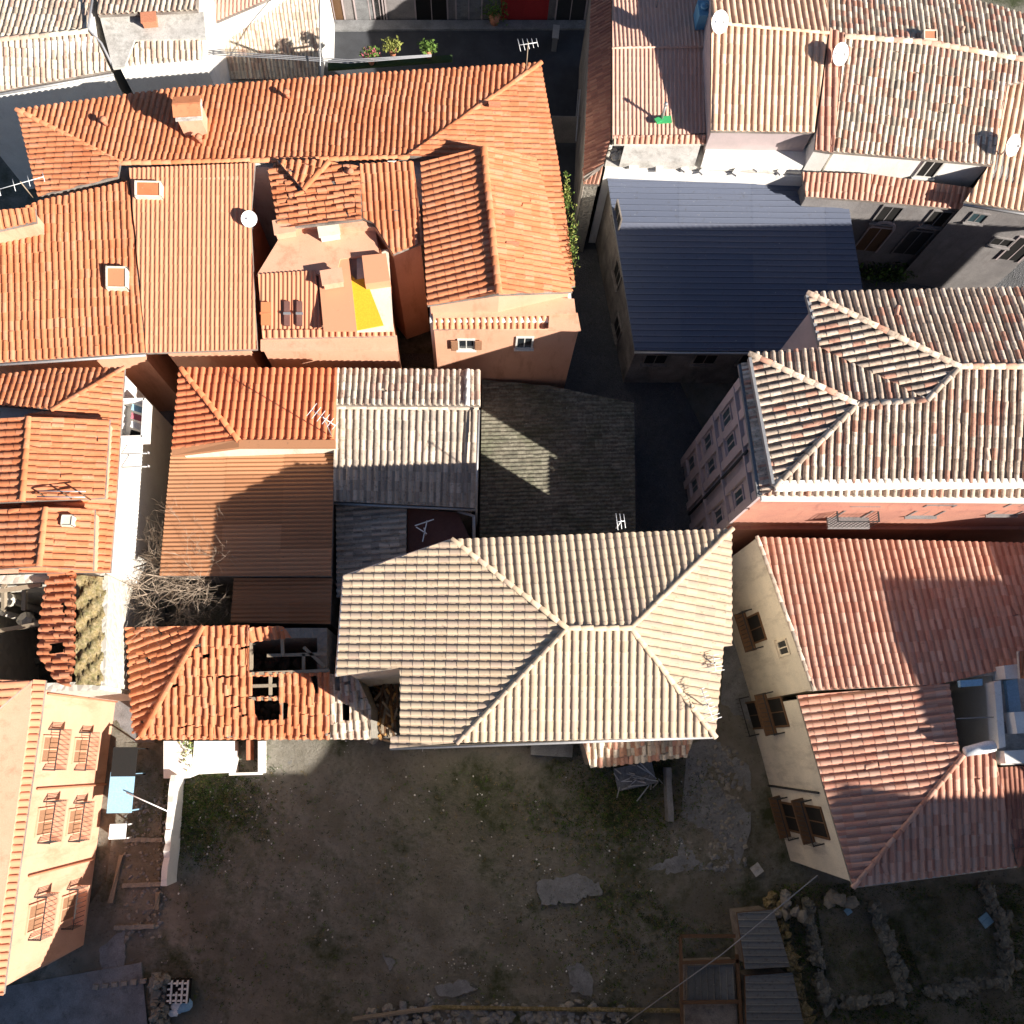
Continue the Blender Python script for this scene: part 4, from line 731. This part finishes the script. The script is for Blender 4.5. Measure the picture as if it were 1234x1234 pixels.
# west wall dressings: pilasters, string course, windows
W0 = 3; A, B, e, nn = wframe(hpal, 3); Ww = 3
Z = np.array([0, 0, 1.])
Lw = np.linalg.norm((B-A)[:2])
for t in (.02, .27, .5, .73, .98):
    m = MB(); p = A+e*Lw*t; p[2] = 0; m.box(p+nn*.05+Z*4.8, e*.16, nn*.06, Z*4.8); m.build('pilaster', 'wall_pinkgrey', R, R)
for zc, hh in ((8.9, .07), (5.9, .1), (3.0, .1)):
    m = MB(); m.box(A*[1, 1, 0]+(B-A)*[.5, .5, 0]+nn*.05+Z*zc, e*Lw/2, nn*.1, Z*hh); m.build('string_course', 'wall_pinkgrey', R, R)
m = MB(); m.tube([A+e*Lw*.4+nn*.12+Z*(-A[2]+.3), A+e*Lw*.4+nn*.12+Z*(-A[2]+9.3)], .06, 6); m.build('downpipe', 'iron', R, R)
for t in (.13, .62, .86):
    for zc in (7.4, 4.5, 1.6):
        p = A+e*Lw*t; p[2] = zc; u_, v_ = None, None; c = M.T@(p-np.array([0, 0, H])); opening(hpal, 3, 617+F*c[0]/-c[2], 617-F*c[1]/-c[2], .5, .95, pane='teal', frame='wall_pinkgrey')
# south wall: render slab in terracotta, balcony doors
A, B, e, nn = wframe(hpal, 2); m = MB(); L2 = np.linalg.norm((B-A)[:2]); m.box((A+B)*[.5, .5, 0]+nn*.02+Z*4.7, e*L2/2, nn*.015, Z*4.7); m.build('south_render', 'wall_terracotta', R, R)
for u, v, bc in ((1032, 616, True), (1122, 614, False), (1222, 612, False)): opening(hpal, 2, u, v, .95, 1.5, balcony=bc, pane='cement_dark' if not bc else 'glass', frame='wall_grey')
for zc in (8.2, 5.2): m = MB(); m.box((A+B)*[.5, .5, 0]+nn*.08+Z*zc, e*L2/2, nn*.07, Z*.07); m.build('string_course', 'wall_terracotta', R, R)

ZO[0] = 0.0
# ================================================================== RIGHT HOUSES
n0, n1, n2, n3 = (912, 647, 6.7), (1300, 656, 6.7), (1300, 806, 7.55), (981, 832, 7.55)
hN = house('salmon_roof_house', 'house with a salmon tiled slope half in shadow right of the beige hipped house', [n0, n1, n2, n3], 'wall_stained', 'tile_salmon', [([n0, n1, (1300, 800, 7.55), (1225, 803, 7.55), (1130, 825, 7.55), n3], 'coppo_big', dict(down=(-.05, 1), wob=.01))], [(n0, n3)], over=.02, ridge_mat='tile_grey', rr=.08)
s0, s1, s2, s3 = (961, 838, 6.75), (1028, 1069, 6.7), (1226, 1044, 6.7), (1161, 910, 7.7)
hS = house('salmon_hip_house', 'house with a large salmon hip roof corner and a light well behind', [s0, (1145, 824, 7.5), (1157, 905, 7.6), (1200, 905, 7.6), s2, s1], 'wall_stained', 'tile_salmon', [
    ([s0, (1143, 824, 7.7), (1157, 905, 7.7), s3, s1], 'coppo_big', dict(down=(-1, -.12))), ([s3, (1198, 903, 7.7), s2, s1], 'coppo_big', dict(down=(.05, -1)))], [(s3, s1)], over=.12, rr=.09, gutters=[(s1, s2)])
house('brown_roof_house', 'house with a plain brown roof at the right edge below the roof terrace', [(1200, 925, 7.2), (1300, 918, 7.2), (1300, 1030, 6.9), (1226, 1032, 6.9)], 'wall_cream', 'tile_brown', [([(1200, 925, 7.3), (1300, 918, 7.3), (1300, 1030, 7.0), (1224, 1028, 7.0)], 'fine', dict(down=(0, -1))), ([(1222, 1022, 7.1), (1300, 1014, 7.1), (1300, 1040, 6.7), (1226, 1044, 6.7)], 'coppo_big', dict(down=(0, -1)))], over=.1)
# gable / west wall openings (visible on the cream walls)
opening(hN, 3, 912, 757, .95, 1.5, 'window', None, True, 'wood_brown', 'dark'); opening(hN, 3, 945, 780, .45, .9, 'window', None, False, 'wall_cream', 'iron')
opening(hS, 5, 938, 858, 1.0, 1.6, 'window', None, True, 'wood_brown', 'dark'); opening(hS, 5, 908, 862, 1.0, 1.6, 'window', None, True, 'wood_brown', 'dark')
opening(hS, 5, 985, 990, 1.0, 1.6, 'window', None, True, 'wood_brown', 'dark'); opening(hS, 5, 955, 985, 1.0, 1.6, 'window', None, True, 'wood_brown', 'dark')
A, B, e, nn = wframe(hS, 5); m = MB(); m.tube([WP(988, 955, A, B)+nn*.05, WP(918, 945, A, B)+nn*.05], .04, 6); m.build('downpipe', 'iron', hS['root'], hS['root'])
# light well, roof terrace
hW = house('roof_terrace_house', 'cluttered pale roof terrace with small walls at the right edge', [(1196, 795, 7.4), (1300, 790, 7.4), (1300, 920, 7.4), (1206, 922, 7.4)], 'wall_white', None, [], over=.02)
Rt = hW['root']; deck([(1196, 800), (1300, 795), (1300, 920), (1206, 922)], 7.42, 'cement', Rt, 'terrace')
for px, z1, mt, nm in [([(1198, 822), (1206, 820), (1212, 900), (1204, 902)], 8.0, 'wall_white', 'parapet'), ([(1212, 820), (1226, 818), (1232, 866), (1218, 868)], 7.6, 'cloth_blue', 'canopy'), ([(1210, 802), (1228, 800), (1230, 817), (1212, 818)], 8.1, 'wall_white', 'hutch'), ([(1210, 905), (1300, 900), (1300, 919), (1212, 920)], 8.0, 'wall_white', 'parapet'), ([(1222, 858), (1300, 855), (1300, 880), (1226, 884)], 8.3, 'wall_white', 'stair_box'), ([(1206, 870), (1222, 868), (1222, 884), (1207, 884)], 7.7, 'wall_grey', 'water_box')]:
    deck(px, z1, mt, Rt, nm, z1-7.42)
m = MB(); facet(m, [(1228, 785, 8.8), (1300, 780, 8.8), (1300, 815, 8.5), (1230, 818, 8.5)], 'coppo_big', down=(0, -1)); m.build('small_roof', ['tile_warm', 'cement'], Rt, Rt)
m = MB(); m.tube([P(1163, 906, 8.15), P(1190, 900, 8.15), P(1198, 899, 8.15)], [.16, .2, .17], 10); solo('flue_hood', m, 'white', 'white rounded hood at the south edge of the light well', 'hood')
m = MB(); m.prism([P(u, v, 8.1)[:2] for u, v in [(1157, 820), (1184, 818), (1184, 826), (1158, 828)]], 7.9, 8.1); solo('tank_lid', m, 'cloth_blue', 'blue grey box at the north edge of the light well', 'box')
m = MB(); m.prism([P(u, v, 3.)[:2] for u, v in [(1150, 826), (1200, 822), (1206, 900), (1158, 904)]], 2.8, 3.); solo('light_well_floor', m, 'cement_dark', 'dark floor at the bottom of the light well', 'floor')
m = MB(); m.tube([P(1153, 866, 7.8), P(1198, 864, 7.8)], .02, 5); solo('wire', m, 'cable', 'thin wire stretched across the light well', 'wire')
# ================================================================== NORTH WEST ROW
ha = house('pale_tiles_house', 'house with crisp pale old tiles at the top left corner', [(-60, -30, 6.6), (110, -30, 6.6), (112, 38, 7.1), (-60, 56, 7.1)], 'wall_white', 'tile_old_pale', [([(-60, -30, 6.6), (112, -30, 6.6), (106, 38, 7.1), (-60, 54, 7.1)], 'coppo', dict(down=(0, 1), wob=.02))], [((-60, 54, 7.15), (106, 38, 7.15))], over=.1)
hb_ = house('lower_pale_tiles_house', 'house with a second pale tiled slope just south of the crisp pale tiles', [(-60, 56, 7.1), (114, 38, 7.1), (138, 88, 6.4), (-60, 122, 6.4)], 'wall_white', 'tile_old_pale', [([(-60, 54, 7.1), (112, 38, 7.1), (134, 86, 6.4), (-60, 120, 6.4)], 'coppo', dict(down=(0, -1), wob=.02))], over=.12, gutters=[((-60, 122, 6.4), (136, 88, 6.4))])
hc_ = house('white_terrace_block', 'white roof terrace with a small red box between pale tiled slopes', [(116, -30, 6.4), (250, -30, 6.4), (250, 78, 6.2), (145, 88, 6.2), (120, 30, 6.4)], 'wall_white', 'tile_old_pale', [([(116, -30, 6.5), (240, -30, 6.5), (238, 12, 6.9), (118, 18, 6.9)], 'coppo', dict(down=(0, 1))), ([(170, 46, 6.5), (242, 44, 6.5), (244, 73, 6.1), (150, 80, 6.1), (160, 60, 6.3)], 'coppo', dict(down=(0, -1)))], over=.08)
Rt = hc_['root']; deck([(120, 19), (245, 14), (248, 46), (162, 48), (150, 80), (136, 82)], 6.55, 'cement', Rt, 'terrace')
b = P(182, 28, 6.6); m = MB(); m.abox(b+[0, 0, .15], .55, .45, .3, .15); m.abox(b+[0, 0, .33], .62, .5, .05, .15); solo('roof_hatch', m, 'brick_orange', 'red hatch box on the white terrace at the top left', 'hatch')
m = MB(); m.tube([P(112, -5, 7.3), P(106, 35, 7.2), P(122, 52, 6.8), P(138, 84, 6.4)], .05, 6); solo('cable_run', m, 'cable', 'thick dark cable running down between the pale slopes and the white terrace', 'cable')
house('shaded_tile_shed', 'low shed with tiles wholly in shade south of the white terrace', [(138, 84, 2.0), (256, 76, 2.0), (256, 105, 1.5), (120, 118, 1.5)], 'wall_dirty', 'tile_old', [([(138, 84, 2.1), (256, 76, 2.1), (256, 105, 1.6), (120, 118, 1.6)], 'coppo', dict(down=(0, -1)))], cat='shed', over=.05)
hd_ = house('smooth_roof_house', 'house with a wide smooth pale roof that drops into shade near the top', [(254, 30, 4.2), (384, -30, 4.5), (386, 92, 1.5), (262, 102, 1.5)], 'wall_white', 'tile_old_pale', [([(254, 30, 4.2), (384, -30, 5.0), (386, 92, 1.9), (262, 102, 1.9)], 'fine', dict(down=(.05, -1)))], over=.05, wall_outline=[(254, 30, 3.2), (384, -30, 3.4), (386, 92, .9), (262, 102, .9)])
house('pink_rear_house', 'house with a pale pink roof corner behind the smooth pale roof', [(250, -40, 5.2), (384, -80, 5.4), (384, -28, 5.1), (252, 30, 4.7)], 'wall_white', 'tile_pink', [([(250, -40, 5.2), (384, -80, 5.4), (384, -28, 5.1), (252, 30, 4.7)], 'fine', dict(down=(0, -1)))], over=.05)
m = MB()
for k in range(3): m.tube([P(256, 62+k*2, 6.0), P(330, 66+k*2, 5.6), P(420, 72+k*2, 5.8), P(520, 66+k, 6.5)], .022, 5)
solo('overhead_wires', m, 'cable', 'bundle of pale wires over the street past the green awning ledge', 'wires')
m = MB(); m.tube([P(384, 100, 0), P(385, 60, 6.5)], .05, 6); m.tube([P(385, -10, 6.5), P(386, 98, 6.0)], .03, 6); solo('street_pole', m, 'gutter_metal', 'slim pole and arm beside the smooth pale roof', 'pole')
# upper street front (shops)
hf_ = house('shop_front_house', 'long shaded house with a dark red shop front across the upper street', [(384, 24, 0), (716, 24, 0), (716, -90, 0), (384, -90, 0)], 'wall_grey', 'tile_brown', [], over=.0, wall_outline=[(*((384, 24)), 0.)]*0 or None)
bpy.data.objects.remove([c for c in hf_['root'].children][0]); R = hf_['root']; c0, c1 = P(384, 24), P(722, 24); m = MB(); dpt = 7.; m.prism([c0[:2], c1[:2], (c1[0], c1[1]+dpt), (c0[0], c0[1]+dpt)], 0, 6.4); m.build('wall', 'wall_grey', R, R)
m = MB(); facet(m, [np.array([c0[0]-.2, c0[1]-.35, 6.4]), np.array([c1[0]+.2, c1[1]-.35, 6.4]), np.array([c1[0]+.2, c1[1]+3.5, 7.6]), np.array([c0[0]-.2, c0[1]+3.5, 7.6])], 'coppo'); facet(m, [np.array([c0[0]-.2, c0[1]+7.3, 6.4]), np.array([c1[0]+.2, c1[1]+7.3, 6.4]), np.array([c1[0]+.2, c1[1]+3.5, 7.6]), np.array([c0[0]-.2, c0[1]+3.5, 7.6])], 'coppo'); m.build('roof', ['tile_old', 'cement'], R, R)
hf_['w'] = [np.array([*c0[:2], 6.4]), np.array([*c1[:2], 6.4]), np.array([c1[0], c1[1]+dpt, 6.4]), np.array([c0[0], c0[1]+dpt, 6.4])]; hf_['c'] = (c0+c1)/2+[0, 3.5, 0]
for u, w, pn in ((402, .9, 'wood_brown'), (445, 1.3, 'cement_dark'), (458, .5, 'dark'), (520, 1.5, 'dark'), (565, 1.2, 'cement_dark'), (632, 2.2, 'red'), (688, 1.4, 'iron')): opening(hf_, 0, u, 12, w, 2.1, 'door', pane=pn, frame='wall_pinkgrey' if u != 632 else 'red')
for u in (420, 520, 610, 690): opening(hf_, 0, u, -22, .9, 1.3, pane='teal')
m = MB(); b = P(596, 30, 0); 
for k in range(300):
    q = RNG.normal(size=3)*np.array([.3, .15, .35])+b+[0, 0, .9]; a = RNG.normal(size=3)*.05; c2 = RNG.normal(size=3)*.05; m.add([q, q+a, q+a+c2, q+c2], [(0, 1, 2, 3)], 0)
m.tube([b+[0, 0, .1], b+[0, 0, .6]], [.2, .28], 8, 1); solo('potted_shrub', m, ['leaf', 'brick_orange'], 'pot shrub standing left of the dark red shop front', 'plant')
m = MB(); b = P(668, 55, 0); m.abox(b+[0, 0, .45], .25, .7, .9, -.1); m.abox(b+[0, 0, .93], .32, .78, .06, -.1); solo('street_bin', m, 'gutter_metal', 'pale grey bin standing on the upper street', 'bin')
b = P(695, 145, 1.0); R = thing('metal_gate', 'tall grey metal gate leaf standing along the narrow alley', 'gate', P(695, 145, 0)); m = MB(); m.bar(P(699, 108, 2.2), P(694, 170, 2.2), .05, .05); m.bar(P(697, 108, .1), P(692, 170, .1), .05, .05); m.build('rails', 'gutter_metal', R, R); m = MB(); A = P(699, 110, 2.2); B = P(694, 168, 2.2); m.bar((A+B)/2*[1, 1, 0]+[0, 0, .15], (A+B)/2*[1, 1, 0]+[0, 0, 2.1], .03, np.linalg.norm(A-B)); m.build('leaf_panel', 'wall_grey', R, R)
# weeds along the eave of the north block
for u, v, l in [(690, 290, 'tuft of yellow green weeds on the east eave of the north block'), (683, 235, 'smaller tuft of weeds on the east eave of the north block'), (225, 905, 'green weeds growing beside the white terrace')]:
    m = MB(); b = P(u, v, 7.5 if v < 400 else .9)
    for k in range(420):
        q = RNG.normal(size=3)*(np.array([.12, .9, .1]) if v < 400 else np.array([.14, .4, .1]))*(.45 if u == 683 else .8)+b; a = RNG.normal(size=3)*.04+[0, 0, .05]; c2 = RNG.normal(size=3)*.03; m.add([q, q+a, q+a+c2, q+c2], [(0, 1, 2, 3)], k % 2)
    solo('weeds', m, ['leaf_yellow', 'leaf'], l, 'weeds', kind='stuff')
# ================================================================== BARE TREE
def limb(m, p, d, L, r, lev):
    pts = [p]; rs = [r]; n_ = 4
    for i in range(n_):
        d = d+RNG.normal(size=3)*.13+np.array([0, 0, .03]); d /= np.linalg.norm(d); pts.append(pts[-1]+d*L/n_); rs.append(r*(1-.65*(i+1)/n_))
    m.tube(pts, rs, 6 if lev < 2 else 4)
    if lev >= 4: return
    k = (7, 6, 6, 5)[lev]
    for i in range(k):
        t = random.uniform(.3, 1) if lev else random.uniform(.5, 1); j = min(n_-1, int(t*n_)); q = pts[j]+(pts[j+1]-pts[j])*(t*n_-j)
        a = RNG.normal(size=3); a -= a@d*d; a /= np.linalg.norm(a); dd = d*random.uniform(.4, .9)+a*random.uniform(.5, .95); dd[2] = dd[2]*.7+.15; dd /= np.linalg.norm(dd)
        limb(m, q, dd, L*random.uniform(.5, .75), max(rs[j]*.55, .005), lev+1)
b = P(255, 715, 0); R = thing('bare_tree', 'leafless grey tree spreading over the lane and the corrugated tan roof', 'tree', b); mt = MB(); mt.tube([b-[0, 0, .2], b+[.05, .05, 1.5], b+[-.05, .1, 2.9]], [.2, .15, .12], 10); mt.build('trunk', 'bark', R, R)
for k in range(7):
    m = MB(); a = 2*math.pi*k/7+.3; limb(m, b+np.array([-.05, .1, 2.3+.08*k]), np.array([math.cos(a)*.8, math.sin(a)*.55, .95])/1.3, 2.3, .075, 1); m.build('limb', 'bark', R, R)
# ================================================================== YARD, LANE AND LOWER RUINS
m = MB()
for k in range(900):
    u = random.uniform(150, 860); v = random.uniform(900, 1234)
    cu, cv, cs = random.choice([(250, 1000, 40), (250, 1000, 40), (300, 960, 30), (450, 930, 50), (560, 1190, 30), (700, 1180, 30), (640, 1080, 50), (800, 1040, 30), (370, 1060, 60)]); u = u if random.random() < .2 else random.gauss(cu, cs); v = random.gauss(cv, cs) if cs else v
    p = P(u, v, .01)
    if not (-19 < p[0] < 20): continue
    m.lump(p+[0, 0, .01], random.choice([.012, .018, .018, .025, .025, .045]), 1, .3, .6, random.choice([0, 0, 1, 2]))
solo('gravel_scatter', m, ['wall_white', 'stone_light', 'cement'], 'small pale stones scattered over the dark yard', 'gravel', kind='stuff')
m = MB()
for k in range(260): m.lump(P(random.uniform(440, 760), random.gauss(1226, 8), .03), random.uniform(.06, .22), 1, .3, .6, k % 2)
for k in range(240): m.lump(P(random.gauss(870, 14), random.uniform(900, 1050), .03), random.uniform(.04, .14), 1, .3, .6, k % 2)
for k in range(220): m.lump(P(random.uniform(150, 200), random.uniform(960, 1130), .05), random.uniform(.03, .1), 1, .3, .6, k % 2)
solo('stone_rubble', m, ['stone', 'cement_dark'], 'rows of loose rubble along the yard edge and the side alley', 'rubble', kind='stuff')
def tufts(n_, fn, name, label, mats=('leaf', 'leaf_dark', 'moss')):
    m = MB()
    for k in range(n_):
        u, v = fn(); p = P(u, v, .02)
        for j in range(5):
            a = random.uniform(0, 6.3); l = random.uniform(.03, .1); d = np.array([math.cos(a)*l*.6, math.sin(a)*l*.6, l]); w = np.array([-math.sin(a), math.cos(a), 0])*.02
            q = p+np.array([random.gauss(0, .04), random.gauss(0, .04), 0]); m.add([q-w, q+w, q+d], [(0, 1, 2)], k % len(mats))
    solo(name, m, list(mats), label, 'grass', kind='stuff')
def f1():
    while True:
        r = random.random()
        if r < .35: return random.gauss(245, 35), random.gauss(975, 35)
        if r < .65: return random.gauss(740, 55), random.gauss(965, 35)
        if r < .8: return random.gauss(780, 60), random.gauss(1110, 40)
        return random.uniform(210, 850), random.uniform(930, 1220)
tufts(9000, f1, 'yard_grass', 'short dark grass growing in patches over the yard')
tufts(7000, lambda: (random.uniform(930, 1234), random.uniform(1065, 1234)), 'ruin_grass', 'short dark grass growing among the roofless foundations at the lower right')
# lower right: foundations, sheds, fence lines
def lowwall(px, hgt, th, label, mat='stone_dark', group='low ruined walls at the lower right'):
    m = MB(); hgt *= .7
    for (u0, v0), (u1, v1) in zip(px, px[1:]):
        a = P(u0, v0, hgt); b = P(u1, v1, hgt); L = np.linalg.norm(b-a); k = int(L/.15)+1
        for i in range(k):
            for z in np.arange(.1, hgt, .15):
                for s in (-.4, 0, .4):
                    p = a+(b-a)*(i+random.uniform(-.2, .2))/k; d = (b-a)/L; hz_ = .75+.35*math.sin(i*.7+L)+random.uniform(-.2, .2)
                    if z > hgt*hz_: continue
                    m.lump([p[0]-d[1]*s*th+random.gauss(0, .06), p[1]+d[0]*s*th+random.gauss(0, .06), z], random.choice([.07, .09, .12, .17, .22]), 1, .45, .6)
    return solo('low_wall', m, mat, label, 'wall', group)
lowwall([(1058, 1092), (1072, 1130), (1095, 1198)], .9, .3, 'slanting rubble wall between the two dark foundation pits', 'stone_dark')
lowwall([(1192, 1068), (1212, 1110), (1222, 1180)], .9, .25, 'slanting rubble wall at the right of the eastern foundation pit', 'stone_dark')
lowwall([(975, 1088), (985, 1150), (998, 1215)], .6, .2, 'mossy rubble wall west of the western foundation pit')
lowwall([(998, 1215), (1060, 1206), (1094, 1200)], .5, .2, 'low rubble wall closing the western pit on its south side')
lowwall([(1118, 1198), (1170, 1190), (1222, 1182)], .5, .2, 'low rubble wall closing the eastern pit on its south side')
lowwall([(930, 1085), (945, 1120), (962, 1180), (975, 1245)], .7, .3, 'long mossy stone wall east of the corrugated sheds', 'moss')
lowwall([(190, 1182), (188, 1250)], 1.1, .35, 'thick stone pier wall beside the perforated blocks at the lower left')
sheet('pit_floor', [(985, 1095), (1060, 1092), (1090, 1195), (1000, 1208)], .05, 'dirt'); sheet('pit_floor', [(1078, 1090), (1190, 1070), (1218, 1180), (1115, 1192)], .05, 'dirt')
def csheet(px, label, name='corrugated_shed'):
    q = px; c = P3(q[0]); return house(name, label, q, 'wall_dirty', 'asbestos', [(q, 'metal', dict(down=(-1, 0)))], cat='shed', over=.1, fascia='wood_brown')
csheet([(888, 1100, 1.6), (932, 1096, 1.7), (952, 1165, 1.7), (898, 1168, 1.6)], 'upper low shed with grey corrugated sheets at the bottom right')
csheet([(898, 1176, 1.4), (955, 1172, 1.5), (972, 1250, 1.5), (900, 1250, 1.4)], 'lower low shed with grey corrugated sheets at the bottom right')
hp_ = house('plank_pen', 'pen of old planks west of the low corrugated sheds', [(822, 1160, 1.0), (888, 1158, 1.0), (892, 1245, 1.0), (825, 1245, 1.0)], 'wall_dirty', 'asbestos', [([(828, 1164, 1.05), (884, 1162, 1.05), (886, 1205, 1.05), (828, 1206, 1.05)], 'metal', dict(down=(0, -1)))], cat='pen', over=.05)
for a, b in [((820, 1128), (822, 1245)), ((820, 1128), (886, 1128)), ((822, 1160), (890, 1158)), ((888, 1150), (894, 1245)), ((822, 1208), (890, 1207))]:
    m = MB(); m.bar(P(*a, 1.15), P(*b, 1.15), .12, .08); m.build('rail', 'wood_brown', hp_['root'], hp_['root'])
for k, (a, b, l) in enumerate([((425, 1228), (520, 1215), 'long pale plank lying at the bottom edge of the yard'), ((520, 1214), (830, 1218), 'long timber kerb along the bottom edge of the yard'), ((190, 1075), (189, 1096), 'short yellowish plank at the end of the white lane wall'), ((146, 1030), (134, 1088), 'grey plank lying beside the lane')]):
    m = MB(); m.bar(P(*a, .12), P(*b, .12), .14, .08); m.bar(P(a[0]+2, a[1], .2), P(b[0]-4, b[1], .16), .04, .04); solo('plank', m, 'wood_pale' if k != 1 else 'moss', l, 'plank', 'planks on the ground')
for k, (a, b, l) in enumerate([((150, 1012), (196, 1012), 'first stone step across the lane'), ((148, 1067), (196, 1065), 'second stone step across the lane'), ((138, 1118), (186, 1116), 'third stone step across the lane'), ((110, 1190), (190, 1180), 'lowest stone kerb across the lane')]):
    m = MB()
    n_ = 7
    for j in range(n_): t = (j+.5)/n_; m.abox(P(a[0]+(b[0]-a[0])*t, a[1]+(b[1]-a[1])*t, .1), .22, .14+random.random()*.04, .16, random.uniform(-.1, .1))
    solo('stone_step', m, 'stone', l, 'step', 'steps across the lane')
m = MB(); b = P(218, 1192, .0)
for i in range(4):
    for j in range(4):
        if (i, j) != (1, 2): m.abox(b+[(i-1.5)*.2, (j-1.5)*.2, .25], .13, .05, .5); m.abox(b+[(i-1.5)*.2+.07, (j-1.5)*.2, .25], .05, .2, .5)
m.abox(b+[0, 0, .2], .8, .8, .36, 0, 1); solo('block_stack', m, ['wall_white', 'dark'], 'stack of perforated pale blocks at the lower left of the yard', 'blocks')
m = MB(); b = P(218, 1212, .1)
for k in range(6): m.lump(b+[random.gauss(0, .2), random.gauss(0, .15), .1], random.uniform(.12, .28), 2, .2, .5, k % 2)
solo('plastic_sheeting', m, ['cloth_blue', 'white'], 'crumpled pale blue sheeting below the perforated blocks', 'sheeting')
for u, v, w, l in [(1188, 1109, .45, 'small pale blue board lying in the eastern foundation pit'), (1022, 1098, .25, 'small blue scrap near the western foundation pit'), (912, 1048, .4, 'grey slab lying at the foot of the cream wall corner')]:
    m = MB(); m.abox(P(u, v, .2), w, w, .05, .6); m.abox(P(u, v, .24), w*.9, .04, .03, .6); solo('board', m, 'cloth_blue' if u > 1000 else 'cement', l, 'board')
for u, v, s_, l in [(947, 1090, 1.1, 'broken pale masonry pier at the top of the long mossy wall'), (1005, 1082, .6, 'whitish broken stump below the salmon hip roof corner')]:
    m = MB()
    for k in range(14): m.lump(P(u, v, .3)+[random.gauss(0, .25*s_), random.gauss(0, .2*s_), random.uniform(-.2, .6)], random.uniform(.15, .32), 1)
    solo('masonry_stump', m, 'stone', l, 'masonry')
m = MB(); m.abox(P(765, 935, .25), 1.6, .9, .08, .2)
for k in range(26): a = P(random.uniform(745, 795), random.uniform(922, 948), .25); m.bar(a, a+np.array([random.gauss(0, .35), random.gauss(0, .25), .2]), .04, .04, 1)
solo('scrap_heap', m, ['cement_dark', 'gutter_metal'], 'heap of metal scrap below the small lean to with old tiles', 'scrap')
wallpiece('garden_wall', (806, 925), (809, 990), .7, .22, 'cement_dark', 'grey low wall south of the small lean to', rough=.1); wallpiece('garden_wall', (690, 905), (640, 902), .6, .5, 'cement_dark', 'grey concrete plinth below the gutter of the beige hipped house')
m = MB(); m.tube([P(750, 1236, 1.5), P(870, 1150, 2.8), P(985, 1055, 5.2)], .022, 5); solo('overhead_cable', m, 'cable', 'single cable slanting from the bottom edge up to the salmon hip house', 'cable')
m = MB(); m.tube([P(152, 955, 1.6), P(203, 978, 1.3)], .025, 5); solo('stay_wire', m, 'white', 'white rope stretched from the long left house to the lane wall', 'rope')
for u, v, l in [(1062, 333, 'low dark bushes by the palazzo north eave'), (1172, 326, 'dark round bush on the east street near the palazzo')]:
    b = P(u, v, 0); R = thing('bush', l, 'bush', b, 'bushes on the east street'); mm = MB(); mm.tube([b, b+[0, 0, .6]], .05, 6); mm.build('stem', 'bark', R, R); m = MB()
    for k in range(900):
        q = RNG.normal(size=3); q /= np.linalg.norm(q); q = b+[0, 0, .7]+q*np.array([1.6 if u < 1100 else .8, .7, .6])*random.random()**.4; a = RNG.normal(size=3)*.07; c2 = RNG.normal(size=3)*.07; m.add([q, q+a, q+a+c2, q+c2], [(0, 1, 2, 3)], k % 2)
    m.build('foliage', ['leaf', 'leaf_dark'], R, R)
# ================================================================== NEIGHBOURS BEYOND THE PICTURE (they throw the shade)
def neighbour(x0, x1, y0, y1, ze, zr, label, along='x', mat='wall_cream'):
    R = thing('neighbour_house', label, 'house', ((x0+x1)/2, (y0+y1)/2, 0), 'houses round the quarter'); m = MB(); m.prism([(x0, y0), (x1, y0), (x1, y1), (x0, y1)], 0, ze); m.build('wall', mat, R, R)
    a = [np.array(p, float) for p in ((x0-.3, y0-.3, ze), (x1+.3, y0-.3, ze), (x1+.3, y1+.3, ze), (x0-.3, y1+.3, ze))]; m = MB()
    if along == 'x': r0 = np.array([x0-.3, (y0+y1)/2, zr]); r1 = np.array([x1+.3, (y0+y1)/2, zr]); facet(m, [a[0], a[1], r1, r0], 'coppo_big'); facet(m, [a[3], a[2], r1, r0], 'coppo_big')
    else: r0 = np.array([(x0+x1)/2, y0-.3, zr]); r1 = np.array([(x0+x1)/2, y1+.3, zr]); facet(m, [a[0], a[3], r1, r0], 'coppo_big'); facet(m, [a[1], a[2], r1, r0], 'coppo_big')
    m.build('roof', ['tile_warm', 'cement'], R, R)
    for k in range(3):
        x = x0+(x1-x0)*(k+.5)/3; f = MB(); f.abox(np.array([x, y1+.03, ze*.6]), 1., .1, 1.5); f.build('window', 'teal', R, R)
neighbour(-10, 3, -22, -10.9, 7.4, 8.6, 'lowest house south of the long left house beyond the frame')
neighbour(3.3, 12.8, -21, -10.9, 10.4, 12, 'tall house south of the dark yard beyond the frame')
neighbour(13.1, 25.5, -20, -10.9, 12.2, 13.8, 'taller house south east of the dark yard beyond the frame')
neighbour(26, 37, -20, -9.5, 15.6, 16.8, 'tallest house at the far south east corner beyond the frame')
neighbour(24.5, 31, -4.3, -.3, 13.4, 13.7, 'tall narrow house east of the roof terrace beyond the frame')
neighbour(25.0, 33, .1, 5.4, 10.6, 10.8, 'broad house east of the salmon roofs beyond the frame')
